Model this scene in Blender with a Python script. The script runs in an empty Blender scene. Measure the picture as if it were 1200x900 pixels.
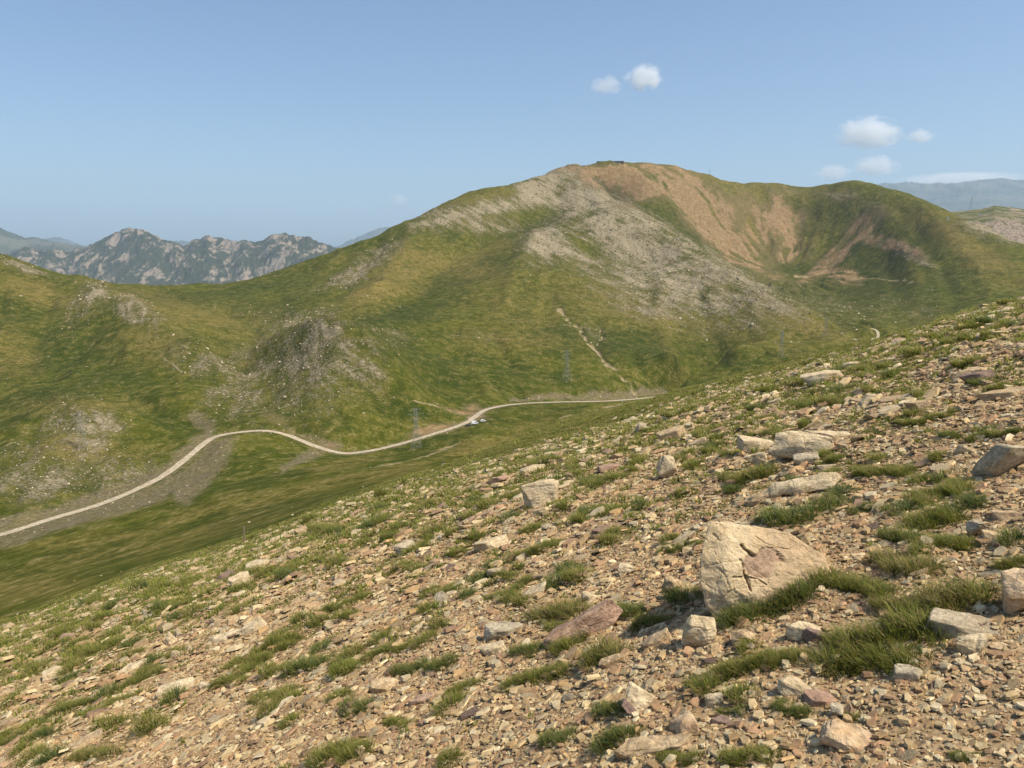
import bpy, bmesh, math, random, time
import numpy as np
from mathutils import Vector, Matrix, Quaternion
T0 = time.time()
rng = np.random.default_rng(7)
random.seed(7)
scene = bpy.context.scene
col = scene.collection

# ------------------------------------------------------------------ image coordinates
# The places are image pixels projected from one viewpoint (the origin, eye 1.6 m above the slope): a pixel's direction plus an assumed
# distance gives a point of the land.  px, py are pixels of a 1200 x 900 image.
F = 900.0
PITCH = math.atan(155 / 900.0)
CP, SP = math.cos(PITCH), math.sin(PITCH)
def te(px, py):
    u = (np.asarray(px, float) - 600) / F
    v = (450 - np.asarray(py, float)) / F
    yy = CP + v * SP
    zz = -SP + v * CP
    return u / yy, -zz / yy                 # x/y and -z/y
def to_pixel(t, e):
    # inverse: bearing/dip -> image pixel
    y, z = 1.0, -e
    yc = CP * y - SP * z
    zc = SP * y + CP * z
    return 600 + F * t / yc, 450 - F * zc / yc

# ------------------------------------------------------------------ noise
def _hash(ix, iy, seed):
    h = (ix.astype(np.int64) * 374761393 + iy.astype(np.int64) * 668265263 + seed * 1442695041) & 0xFFFFFFFF
    h = ((h ^ (h >> 13)) * 1274126177) & 0xFFFFFFFF
    h = (h ^ (h >> 16)) & 0xFFFFFFFF
    return h
def gnoise(x, y, seed=0):
    x = np.asarray(x, float); y = np.asarray(y, float)
    x0 = np.floor(x); y0 = np.floor(y)
    fx = x - x0; fy = y - y0
    ux = fx * fx * fx * (fx * (fx * 6 - 15) + 10); uy = fy * fy * fy * (fy * (fy * 6 - 15) + 10)
    def g(ix, iy, dx, dy):
        a = _hash(ix, iy, seed) * (2 * math.pi / 4294967296.0)
        return np.cos(a) * dx + np.sin(a) * dy
    n00 = g(x0, y0, fx, fy); n10 = g(x0 + 1, y0, fx - 1, fy)
    n01 = g(x0, y0 + 1, fx, fy - 1); n11 = g(x0 + 1, y0 + 1, fx - 1, fy - 1)
    a = n00 + (n10 - n00) * ux; b = n01 + (n11 - n01) * ux
    return (a + (b - a) * uy) * 1.5
def fbm(x, y, octs=4, seed=0, gain=.5, lac=2.03):
    s = 0; a = 1; tot = 0
    for o in range(octs):
        s = s + a * gnoise(x, y, seed + o * 17); tot += a
        x = x * lac + 3.7; y = y * lac - 1.9; a *= gain
    return s / tot
def ridged(x, y, octs=4, seed=0, gain=.5):
    s = 0; a = 1; tot = 0
    for o in range(octs):
        s = s + a * (1 - 2 * np.abs(gnoise(x, y, seed + o * 13))); tot += a
        x = x * 2.07 + 1.3; y = y * 2.07 + 5.1; a *= gain
    return s / tot
def sstep(x, a, b):
    t = np.clip((x - a) / (b - a), 0, 1)
    return t * t * (3 - 2 * t)

# ------------------------------------------------------------------ near hillside: height formula
SIL = np.array([(-250, 800), (0, 735), (100, 692), (200, 657), (285, 633), (390, 590), (480, 560), (560, 533), (610, 513), (660, 498), (730, 478), (800, 458), (860, 442), (920, 427),
                (970, 415), (1020, 402), (1100, 377), (1200, 349), (1400, 285)], float)
st, se = te(SIL[:, 0], SIL[:, 1])
def ystar(t):
    return np.interp(t, [-1, -.7, -.1, .08, .22, .36, .5, .68, 1], [50, 46, 42, 56, 58, 46, 32, 25, 23])
EYE = 1.6
lin_t = np.linspace(-.75, .75, 200)
c_tab = np.interp(lin_t, st, se) - 2 * EYE / ystar(lin_t)
for _ in range(12):
    c_tab = np.convolve(np.pad(c_tab, 3, 'edge'), np.ones(7) / 7, 'valid')
c1, c0 = np.polyfit(lin_t, c_tab, 1)
d_tab = c_tab - (c0 + c1 * lin_t)
def near_z(x, y):
    x = np.asarray(x, float); y = np.asarray(y, float)
    ys = np.maximum(y, .5)
    t = np.clip(x / ys, -1.3, 1.3)
    k = EYE / ystar(t) ** 2
    return -EYE - c0 * y - c1 * x - np.interp(t, lin_t, d_tab) * ys * sstep(y, 3, 14) - k * np.maximum(y, 0) ** 2

# ------------------------------------------------------------------ far land: control points at image pixels, with assumed distances
CTRL = []
def ctl(pts, back=None):
    """pts of (px,py,Y); consecutive ones are joined; back = (distance factor, extra dip) adds the falling far side."""
    pts = [tuple(map(float, p)) for p in pts]
    dens = []
    for a, b in zip(pts[:-1], pts[1:]):
        n = max(1, int(round(math.hypot(a[0] - b[0], a[1] - b[1]) / 26)))
        for i in range(n):
            f = i / n
            dens.append((a[0] + f * (b[0] - a[0]), a[1] + f * (b[1] - a[1]), math.exp(math.log(a[2]) * (1 - f) + math.log(b[2]) * f)))
    dens.append(pts[-1])
    for p in dens:
        t, e = te(p[0], p[1]); CTRL.append((float(t), math.log(p[2]), float(e)))
        if back:
            CTRL.append((float(t) * 1.0, math.log(p[2] * back[0]), float(e) + back[1]))
def pts(*ps):
    for p in ps:
        t, e = te(p[0], p[1]); CTRL.append((float(t), math.log(p[2]), float(e)))
ROAD = [(-420, 742, 262), (-260, 697, 280), (-140, 663, 298), (-60, 640, 318), (0, 627, 332), (60, 608, 352), (120, 590, 380), (180, 564, 412), (215, 540, 440), (240, 519, 466), (255, 511, 480), (285, 506, 492), (315, 505, 498),
        (340, 511, 498), (370, 523, 490), (400, 531, 486), (430, 529, 492), (470, 520, 508), (510, 508, 528), (543, 497, 552), (556, 489, 578),
        (572, 479, 618), (610, 473, 660), (660, 471, 692), (710, 470, 724), (750, 467, 756), (790, 462, 795), (830, 452, 850)]
ctl(ROAD)
pts((-200, 520, 420), (-400, 560, 380), (-200, 600, 360), (-200, 450, 640), (-420, 450, 560))
# near grassy spur
ctl([(-60, 650, 215), (0, 638, 225), (90, 628, 232), (165, 611, 238), (240, 592, 244), (300, 575, 250), (400, 562, 258), (480, 546, 262), (540, 528, 262), (590, 520, 255)], back=(1.22, .045))
ctl([(0, 720, 85), (60, 697, 88), (160, 660, 92), (260, 632, 96), (390, 583, 100), (500, 550, 104), (560, 532, 106)])
ctl([(0, 678, 140), (100, 655, 145), (220, 620, 150), (330, 585, 160), (450, 556, 165), (540, 535, 165)])
for _px in range(640, 1300, 40):
    _t, _e = te(_px, np.interp(_px, SIL[:, 0], SIL[:, 1])); _y = float(ystar(_t))
    for _f, _d in ((2.0, .045), (3.2, .09)):
        CTRL.append((float(_t), math.log(_y * _f), float(_e) + _d))
    if _px > 700:
        CTRL.append((float(_t), math.log(420), float(_e) + .10))
# valley floor below the road
pts((60, 632, 300), (120, 612, 315), (190, 586, 350), (250, 566, 375), (330, 546, 400), (430, 542, 420), (540, 517, 500), (640, 490, 560), (720, 477, 610), (150, 594, 345), (225, 566, 400))
# left dome hill
ctl([(-60, 512, 540), (0, 497, 530), (40, 479, 524), (95, 467, 520), (150, 478, 520), (190, 495, 515), (220, 508, 500)])
ctl([(-60, 498, 600), (0, 488, 590), (95, 465, 590), (180, 486, 580), (230, 502, 545)])
pts((95, 505, 478), (60, 555, 420), (20, 590, 370), (150, 545, 440), (0, 550, 430), (190, 530, 462), (-60, 580, 390))
# big left slope and its rocky rib
ctl([(-80, 285, 1050), (0, 304, 1080), (30, 313, 1090), (60, 324, 1100), (100, 330, 1120), (150, 336, 1200), (200, 337, 1280), (270, 335, 1330), (310, 330, 1360), (345, 315, 1400), (385, 299, 1440), (400, 293, 1460)], back=(1.3, .06))
ctl([(92, 336, 1040), (130, 352, 940), (165, 366, 860), (200, 385, 800), (230, 405, 745), (258, 430, 690), (262, 465, 610), (252, 492, 540)])
pts((60, 375, 880), (95, 415, 770), (150, 428, 715), (20, 410, 780), (0, 450, 680), (100, 450, 660), (190, 445, 660), (-60, 420, 740), (0, 350, 930), (40, 340, 1000), (200, 470, 590))
pts((170, 345, 1120), (220, 360, 1050), (265, 385, 900), (270, 410, 800))
ctl([(250, 346, 1230), (295, 360, 1120), (318, 380, 990), (300, 405, 860), (284, 440, 712), (274, 478, 582), (264, 505, 500)])
# grey knoll
ctl([(290, 418, 785), (325, 396, 745), (365, 381, 708), (400, 376, 685), (418, 380, 665), (442, 398, 645), (468, 430, 620), (488, 462, 580)])
ctl([(345, 386, 745), (400, 373, 745), (440, 388, 720), (480, 424, 690)])
pts((395, 425, 602), (395, 475, 537), (325, 440, 665), (315, 478, 572), (450, 468, 570), (360, 500, 510), (500, 485, 560))
# main mountain skyline
ctl([(400, 293, 1460), (440, 282, 1500), (455, 272, 1500), (480, 262, 1510), (520, 248, 1530), (560, 238, 1560), (600, 230, 1640), (625, 216, 1740), (645, 204, 1820), (660, 199, 1860), (690, 200, 1900),
     (730, 198, 1930), (760, 198, 1960), (785, 197, 2000), (830, 208, 2080), (870, 216, 2150), (920, 219, 2160), (945, 221, 2120), (965, 220, 2070), (985, 218, 2020), (1010, 225, 1940), (1030, 234, 1860), (1050, 241, 1790), (1080, 250, 1700),
     (1110, 260, 1620), (1140, 269, 1540), (1170, 283, 1470), (1200, 293, 1400), (1260, 318, 1320)], back=(1.25, .06))
# central rib, between the west face and the red hollow
ctl([(690, 205, 1850), (708, 226, 1720), (740, 246, 1580), (790, 276, 1420), (840, 307, 1270), (900, 342, 1110), (950, 367, 990), (1000, 391, 890), (1030, 404, 840)], back=(1.09, .022))
# hollow
pts((755, 222, 1880), (800, 245, 1880), (840, 275, 1860), (870, 300, 1840), (850, 240, 1980), (900, 250, 2030), (880, 285, 1900), (925, 285, 1930), (915, 322, 1780), (945, 322, 1775), (960, 300, 1850), (950, 262, 1985), (900, 325, 1760))
pts((985, 240, 1960), (1005, 252, 1880), (1020, 270, 1790), (1036, 294, 1690), (1045, 315, 1610))
ctl([(890, 344, 1540), (930, 358, 1350), (970, 374, 1180), (1010, 389, 1040), (1040, 402, 940)])
pts((990, 335, 1640), (1000, 360, 1370), (1030, 350, 1340), (1060, 385, 1060), (1090, 300, 1500), (1080, 345, 1260), (1130, 320, 1330), (1160, 345, 1180), (1200, 330, 1220), (1110, 370, 1080), (1260, 345, 1180), (1150, 295, 1420))
# west face
ctl([(655, 240, 1690), (605, 262, 1560), (562, 286, 1445), (530, 310, 1320), (500, 338, 1175), (452, 362, 985), (415, 371, 840)])
pts((450, 312, 1270), (430, 336, 1130), (500, 288, 1370), (540, 265, 1460), (385, 340, 1170), (350, 352, 1100), (400, 320, 1330), (470, 340, 1090), (420, 358, 1000))
pts((620, 285, 1340), (650, 262, 1500), (680, 250, 1600), (640, 320, 1160), (590, 345, 1060), (560, 372, 960), (650, 380, 950), (700, 300, 1330), (710, 345, 1100), (750, 380, 970), (760, 310, 1290), (800, 335, 1160),
    (850, 362, 1030), (900, 385, 920), (950, 398, 880), (600, 425, 800), (550, 445, 710), (500, 410, 800), (700, 435, 790), (800, 425, 820), (850, 415, 825), (850, 440, 775), (900, 424, 790), (950, 410, 805), (800, 447, 790), (650, 462, 710), (720, 458, 750), (580, 468, 650), (500, 450, 680), (780, 452, 800), (450, 400, 790), (520, 480, 590))
# land out of sight, so the sheet stays calm there
for Y in (2900, 3600):
    for t in np.linspace(-1.1, 1.1, 12):
        CTRL.append((t, math.log(Y), .115))
for t in np.linspace(-1.1, 1.1, 9):
    CTRL.append((t, math.log(2500), .075))
# join with the near hillside
for t in np.linspace(-1.1, 1.1, 34):
    tt = min(max(t, -.74), .74)
    for f in (.95, 1.15, 1.33):
        Y = float(ystar(tt)) * f
        CTRL.append((t, math.log(Y), float(-near_z(tt * Y, Y) / Y) + (t - tt) * c1))
CT = np.array(CTRL)
LNK = 1.0
def tps_fit(P, f, lam):
    n = len(P)
    d2 = ((P[:, None] - P[None]) ** 2).sum(-1)
    K = np.where(d2 > 0, d2 * np.log(d2 + 1e-12), 0) * .5
    A = np.zeros((n + 3, n + 3)); A[:n, :n] = K + lam * np.eye(n)
    A[:n, n] = 1; A[:n, n + 1:] = P; A[n, :n] = 1; A[n + 1:, :n] = P.T
    return np.linalg.solve(A, np.r_[f, 0, 0, 0])
def tps_eval(P, w, Q):
    out = np.empty(len(Q)); n = len(P)
    for i in range(0, len(Q), 8000):
        q = Q[i:i + 8000]
        d2 = (q[:, :1] - P[:, 0]) ** 2 + (q[:, 1:] - P[:, 1]) ** 2
        out[i:i + 8000] = (.5 * d2 * np.log(d2 + 1e-12)) @ w[:n] + w[n] + q @ w[n + 1:]
    return out
# merge points that nearly coincide
P = CT[:, :2] * [1, LNK]
keep = []
for i in range(len(P)):
    if all((P[i, 0] - P[j, 0]) ** 2 + (P[i, 1] - P[j, 1]) ** 2 > .006 ** 2 for j in keep):
        keep.append(i)
CT = CT[keep]; P = P[keep]
W = tps_fit(P, CT[:, 2], 2e-5)
NT, NL = 280, 360
GT = np.linspace(-1.25, 1.25, NT); GL = np.linspace(math.log(20), math.log(3600), NL)
QQ = np.stack(np.meshgrid(GT, GL * LNK, indexing='ij'), -1).reshape(-1, 2)
EG = tps_eval(P, W, QQ).reshape(NT, NL)
def _cub(f):
    return -.5 * f + f * f - .5 * f ** 3, 1 - 2.5 * f * f + 1.5 * f ** 3, .5 * f + 2 * f * f - 1.5 * f ** 3, -.5 * f * f + .5 * f ** 3
def far_e(t, lny):
    a = np.clip((np.asarray(t, float) - GT[0]) / (GT[1] - GT[0]), 1, NT - 3); b = np.clip((np.asarray(lny, float) - GL[0]) / (GL[1] - GL[0]), 1, NL - 3)
    i = np.floor(a).astype(int); j = np.floor(b).astype(int)
    wa = _cub(a - i); wb = _cub(b - j)
    s = 0
    for p in range(4):
        for q in range(4):
            s = s + wa[p] * wb[q] * EG[i + p - 1, j + q - 1]
    return s
print('tps', len(P), round(time.time() - T0, 1))

# ------------------------------------------------------------------ mesh and material helpers
def mesh_np(name, V, loops, counts, mat=None, attrs=None, smooth=False):
    me = bpy.data.meshes.new(name)
    V = np.ascontiguousarray(V, np.float32); loops = np.ascontiguousarray(loops, np.int32); counts = np.ascontiguousarray(counts, np.int32)
    me.vertices.add(len(V)); me.vertices.foreach_set('co', V.ravel())
    me.loops.add(len(loops)); me.loops.foreach_set('vertex_index', loops)
    me.polygons.add(len(counts))
    st_ = np.zeros(len(counts), np.int32); st_[1:] = np.cumsum(counts)[:-1]
    me.polygons.foreach_set('loop_start', st_); me.polygons.foreach_set('loop_total', counts)
    me.polygons.foreach_set('use_smooth', np.full(len(counts), smooth, bool))
    me.update(calc_edges=True)
    for k, a in (attrs or {}).items():
        if a.ndim == 2:
            at = me.attributes.new(k, 'FLOAT_COLOR', 'POINT')
            b = np.ones((len(V), 4), np.float32); b[:, :a.shape[1]] = a
            at.data.foreach_set('color', b.ravel())
        else:
            at = me.attributes.new(k, 'FLOAT', 'POINT'); at.data.foreach_set('value', np.ascontiguousarray(a, np.float32))
    if mat: me.materials.append(mat)
    return me
def link(name, me, parent=None):
    o = bpy.data.objects.new(name, me); col.objects.link(o)
    if parent: o.parent = parent
    return o
def tag(o, label=None, cat=None, group=None, kind=None):
    if label: o['label'] = label
    if cat: o['category'] = cat
    if group: o['group'] = group
    if kind: o['kind'] = kind
    return o
def grid_loops(nr, nc):
    i = np.arange(nr - 1)[:, None] * nc + np.arange(nc - 1)[None]
    q = np.stack([i, i + 1, i + nc + 1, i + nc], -1).reshape(-1, 4)
    return q.ravel(), np.full(len(q), 4)

class NT_:
    """tiny node-tree writer"""
    def __init__(s, name):
        s.m = bpy.data.materials.new(name); s.m.use_nodes = True
        s.t = s.m.node_tree; s.n = s.t.nodes; s.n.clear()
        s.out = s.n.new('ShaderNodeOutputMaterial')
    def L(s, a, b): s.t.links.new(a, b)
    def new(s, ty, **kw):
        n = s.n.new(ty)
        for k, v in kw.items(): setattr(n, k, v)
        return n
    def val(s, sock, v):
        if hasattr(v, 'is_linked') or hasattr(v, 'links'): s.L(v, sock)
        else:
            try: sock.default_value = v
            except Exception: sock.default_value = (*v, 1)
    def noise(s, vec, scale, detail=4, rough=.55, dist=0, w=None):
        n = s.new('ShaderNodeTexNoise'); s.val(n.inputs['Scale'], scale); n.inputs['Detail'].default_value = detail
        n.inputs['Roughness'].default_value = rough; n.inputs['Distortion'].default_value = dist
        if vec is not None: s.L(vec, n.inputs['Vector'])
        return n.outputs['Fac']
    def voro(s, vec, scale, feature='F1', out='Distance', rnd=1):
        n = s.new('ShaderNodeTexVoronoi', feature=feature); s.val(n.inputs['Scale'], scale); n.inputs['Randomness'].default_value = rnd
        s.L(vec, n.inputs['Vector']); return n.outputs[out]
    def math(s, op, a, b=None, c=None):
        n = s.new('ShaderNodeMath', operation=op); s.val(n.inputs[0], a)
        if b is not None: s.val(n.inputs[1], b)
        if c is not None: s.val(n.inputs[2], c)
        return n.outputs[0]
    def ss(s, x, a, b, lo=0, hi=1):
        n = s.new('ShaderNodeMapRange', interpolation_type='SMOOTHSTEP'); s.val(n.inputs[0], x)
        n.inputs[1].default_value = a; n.inputs[2].default_value = b; n.inputs[3].default_value = lo; n.inputs[4].default_value = hi
        return n.outputs[0]
    def mix(s, f, a, b):
        n = s.new('ShaderNodeMix', data_type='RGBA'); s.val(n.inputs[0], f); s.val(n.inputs[6], a); s.val(n.inputs[7], b); return n.outputs[2]
    def mul(s, c, f):
        n = s.new('ShaderNodeVectorMath', operation='SCALE'); s.val(n.inputs[0], c[:3] if isinstance(c, tuple) else c); s.val(n.inputs[3], f); return n.outputs[0]
    def attr(s, name, out='Fac'):
        n = s.new('ShaderNodeAttribute', attribute_name=name); return n.outputs[out]
    def sep(s, c):
        n = s.new('ShaderNodeSeparateColor'); s.L(c, n.inputs[0]); return n.outputs
    def pos(s): return s.new('ShaderNodeNewGeometry').outputs['Position']
    def obj(s): return s.new('ShaderNodeTexCoord').outputs['Object']
    def mapv(s, v, scale=(1, 1, 1), rot=(0, 0, 0)):
        n = s.new('ShaderNodeMapping'); s.L(v, n.inputs[0]); n.inputs['Scale'].default_value = scale; n.inputs['Rotation'].default_value = rot; return n.outputs[0]
    def bump(s, h, strength, dist, normal=None):
        n = s.new('ShaderNodeBump'); n.inputs['Strength'].default_value = strength; n.inputs['Distance'].default_value = dist; s.L(h, n.inputs['Height'])
        if normal: s.L(normal, n.inputs['Normal'])
        return n.outputs[0]
    def done(s, colr, rough=.9, normal=None, spec=.15, metal=0):
        p = s.new('ShaderNodeBsdfPrincipled'); s.val(p.inputs['Base Color'], colr); p.inputs['Roughness'].default_value = rough
        p.inputs['Specular IOR Level'].default_value = spec; p.inputs['Metallic'].default_value = metal
        if normal: s.L(normal, p.inputs['Normal'])
        s.p = p; s.L(p.outputs[0], s.out.inputs[0]); return s.m
def srgb(r, g, b):
    f = lambda c: (c / 255 / 12.92) if c <= 10 else ((c / 255 + .055) / 1.055) ** 2.4
    return (f(r), f(g), f(b), 1)
def plain(name, c, rough=.7, metal=0, var=.15, scale=3):
    t = NT_(name); n = t.noise(t.obj(), scale, 4)
    return t.done(t.mul(c, t.ss(n, .3, .7, 1 - var, 1 + var)), rough, metal=metal)

# ------------------------------------------------------------------ cover masks of the far land in image pixels (which ground cover grows where)
# (cx, cy, rx, ry, turn, strength)
ROCK = [(655, 206, 30, 11, -8, 1.0), (650, 222, 48, 20, 0, .95), (612, 236, 22, 10, -20, .6), (775, 303, 135, 34, 33, 1.0), (708, 258, 55, 30, 25, .9), (880, 340, 60, 14, 33, .55), (640, 290, 34, 20, -25, .95), (672, 305, 24, 10, 20, .8), (565, 247, 75, 10, -6, .75), (522, 262, 45, 9, -12, .85),
        (570, 268, 60, 9, -5, .55), (415, 325, 36, 8, -22, .9), (445, 301, 34, 10, -22, .6), (740, 345, 70, 26, 25, .6), (800, 350, 60, 18, 25, .55), (385, 402, 62, 28, 10, 1.0), (365, 430, 64, 30, 0, .85), (432, 446, 26, 12, 40, .8), (360, 470, 60, 22, 0, .42),
        (110, 352, 20, 16, -55, .75), (90, 372, 25, 14, -40, .5), (158, 370, 26, 16, 25, .8), (180, 380, 24, 12, 25, .5), (232, 425, 44, 22, 20, .6), (285, 452, 28, 40, 0, .6), (262, 470, 36, 16, 0, .5), (100, 506, 44, 32, 0, .95), (40, 560, 60, 34, -10, .72), (125, 560, 60, 20, -15, .55),
        (20, 316, 34, 5, 18, .8), (1170, 273, 50, 12, 8, .95), (985, 233, 24, 7, 10, .5), (925, 225, 20, 6, 0, .35), (1058, 297, 40, 9, 22, .6), (1080, 310, 30, 6, 30, .4), (820, 385, 30, 12, 20, .35), (1030, 250, 22, 8, 30, .4), (560, 400, 26, 10, 0, .3), (470, 400, 20, 10, 0, .35), (350, 500, 60, 18, 0, .3),
        (700, 400, 14, 36, -32, .3), (960, 365, 60, 22, 10, .35), (1060, 365, 40, 18, 10, .25)]
RED = [(745, 211, 66, 14, 2, 1.0), (790, 216, 36, 16, 22, 1.0), (700, 212, 26, 10, 0, .9), (735, 212, 52, 13, 4, .9), (760, 228, 40, 12, -25, .8), (800, 226, 34, 14, 25, .95), (826, 245, 34, 22, 35, .9), (840, 272, 62, 16, 40, .95), (872, 304, 50, 12, 28, 1), (890, 262, 34, 26, 50, .8), (915, 270, 16, 38, -5, .85), (930, 255, 22, 14, 0, .5), (928, 300, 24, 18, 0, .6), (985, 327, 26, 9, 10, 1),
       (967, 310, 44, 6, -42, .9), (985, 300, 46, 5, -42, .85), (1000, 290, 46, 4, -42, .7), (1012, 262, 24, 8, -30, .6), (1020, 284, 30, 6, 18, .5), (1040, 290, 34, 7, 18, .6), (660, 201, 18, 5, 0, .7), (1060, 296, 26, 6, 20, .6), (540, 482, 30, 3, 18, .8), (556, 477, 12, 5, 10, .7), (505, 503, 26, 4, -14, .8), (385, 520, 12, 4, 15, .5), (320, 492, 14, 6, 0, .35)]
RANGE_RED = (0, 1e9)
DARK = [(792, 268, 26, 10, 40, .95), (820, 290, 26, 8, 38, .8), (850, 245, 16, 10, 30, .6), (900, 300, 10, 22, 20, .55), (932, 318, 34, 7, -4, 1.0), (905, 245, 12, 18, 0, .5), (1000, 298, 40, 5, -42, .7), (1018, 300, 34, 8, -40, .75), (1015, 320, 38, 14, 5, .6), (760, 408, 52, 20, 5, .85), (665, 397, 70, 16, 3, .6), (560, 318, 55, 10, -18, .65), (610, 272, 36, 7, -22, .8), (655, 246, 22, 5, -25, .6),
        (525, 342, 60, 14, -25, .7), (470, 372, 65, 10, -6, .85), (460, 398, 40, 26, 0, .55), (520, 440, 60, 22, 5, .5), (650, 450, 50, 16, 5, .4), (850, 420, 60, 16, 8, .45), (800, 455, 30, 10, 0, .4), (70, 420, 70, 26, -12, .65), (110, 455, 70, 16, -12, .55), (20, 375, 20, 20, 0, .5), (210, 350, 90, 7, 4, .7), (300, 340, 60, 8, -8, .6), (190, 485, 40, 14, 30, .55),
        (30, 470, 40, 8, -15, .7), (90, 560, 30, 16, 0, .3), (330, 370, 40, 14, -20, .4), (380, 385, 20, 8, -20, .3), (480, 485, 50, 10, 5, .5), (500, 525, 60, 8, -14, .5), (330, 560, 60, 8, -14, .35), (290, 600, 100, 10, -12, .4), (120, 650, 90, 16, -8, .3), (420, 555, 60, 8, -10, .3), (650, 488, 30, 6, -8, .6), (1000, 345, 70, 22, 8, .55), (1100, 345, 60, 24, 12, .5), (920, 345, 40, 10, 10, .5), (1125, 300, 46, 8, 28, .5)]
DRY = [(110, 652, 130, 12, -11, .4), (280, 612, 110, 9, -16, .35), (60, 690, 90, 12, -8, .35), (870, 250, 80, 44, 25, .8), (780, 202, 70, 6, 4, .9), (480, 318, 50, 20, -20, .8), (555, 322, 30, 12, 0, .7), (560, 300, 60, 12, -15, .5), (440, 345, 50, 14, -20, .6), (434, 350, 22, 9, -20, .8), (40, 345, 50, 14, 15, .7), (55, 348, 16, 6, 0, .9), (190, 362, 60, 16, 18, .75), (170, 400, 40, 16, 0, .5), (260, 372, 40, 12, 10, .5), (15, 420, 30, 30, 0, .6), (95, 478, 70, 8, 0, .7), (100, 533, 55, 14, 0, .85), (190, 420, 30, 12, 0, .4), (600, 400, 60, 16, 0, .5), (740, 365, 80, 24, 20, .55),
       (920, 372, 110, 10, 22, .75), (880, 395, 70, 16, 8, .5), (1120, 280, 70, 12, 30, .8), (1160, 315, 60, 14, 28, .6), (870, 212, 60, 6, 8, .7), (960, 228, 50, 8, 0, .5), (1140, 250, 60, 5, -4, .5), (560, 235, 60, 8, -8, .6), (330, 580, 70, 8, -16, .85), (240, 596, 60, 8, -18, .7), (450, 555, 60, 6, -12, .7), (560, 525, 60, 7, -12, .75), (100, 632, 80, 7, -8, .6), (620, 500, 30, 5, -18, .5), (700, 486, 60, 5, -16, .5), (400, 545, 40, 4, -12, .8), (1000, 240, 30, 8, 20, .5), (1060, 262, 40, 8, 25, .5), (30, 690, 60, 10, -6, .5), (500, 500, 60, 8, 0, .3), (620, 355, 80, 30, 0, .35), (280, 390, 40, 20, -20, .35)]
PATH = [([(600, 378), (640, 380), (680, 385), (700, 384)], 1.0, .6), ([(720, 381), (760, 386), (800, 389)], 1.0, .5), ([(930, 327), (945, 328)], 1.5, 1), ([(1007, 329), (1040, 331), (1070, 333)], 1.2, .8), ([(700, 217), (720, 233), (745, 251), (790, 280)], 1.0, .5), ([(193, 421), (216, 440)], 1.0, .9), ([(400, 553), (450, 545), (500, 535), (540, 522), (565, 516)], 1.3, .6), ([(0, 600), (10, 596)], 1, .3), ([(655, 493), (690, 484), (735, 476)], 1.2, .6),
        ([(485, 470), (520, 480), (553, 490)], 1.4, .7), ([(490, 505), (520, 498), (548, 492)], 1.0, .5), ([(425, 495), (445, 508), (460, 512)], .9, .5), ([(1150, 256), (1175, 255), (1215, 258)], 1.2, .9), ([(565, 498), (585, 504), (620, 507)], .9, .5), ([(985, 226), (1010, 235), (1030, 241)], 1.3, .6), ([(570, 410), (590, 430), (604, 445)], .9, .3), ([(0, 531), (15, 524), (30, 521)], 1.2, .6), ([(340, 521), (320, 534), (305, 540)], 1.0, .5), ([(290, 498), (310, 487), (330, 481)], 1.4, .5), ([(295, 500), (302, 489)], 1.2, .5)]
GULLY = [([(655, 362), (668, 378), (680, 388), (688, 402), (702, 412), (708, 424), (722, 438), (735, 450), (744, 460)], 2.8, .85), ([(703, 385), (706, 393), (700, 402)], 1.6, .8)]
CUT = [([(0, 632), (60, 613), (130, 596), (185, 578), (225, 556), (250, 530)], 10, 1.0), ([(215, 580), (240, 555), (262, 525)], 12, .9), ([(0, 616), (70, 600), (140, 578), (200, 548), (245, 510)], 7, .75), ([(690, 464), (730, 462), (780, 456)], 4, .9), ([(600, 468), (650, 465), (690, 465)], 3, .6), ([(330, 552), (350, 540), (375, 532)], 5, .6), ([(340, 505), (375, 514), (400, 524)], 4, .45), ([(245, 500), (228, 488)], 9, .6)]
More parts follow.
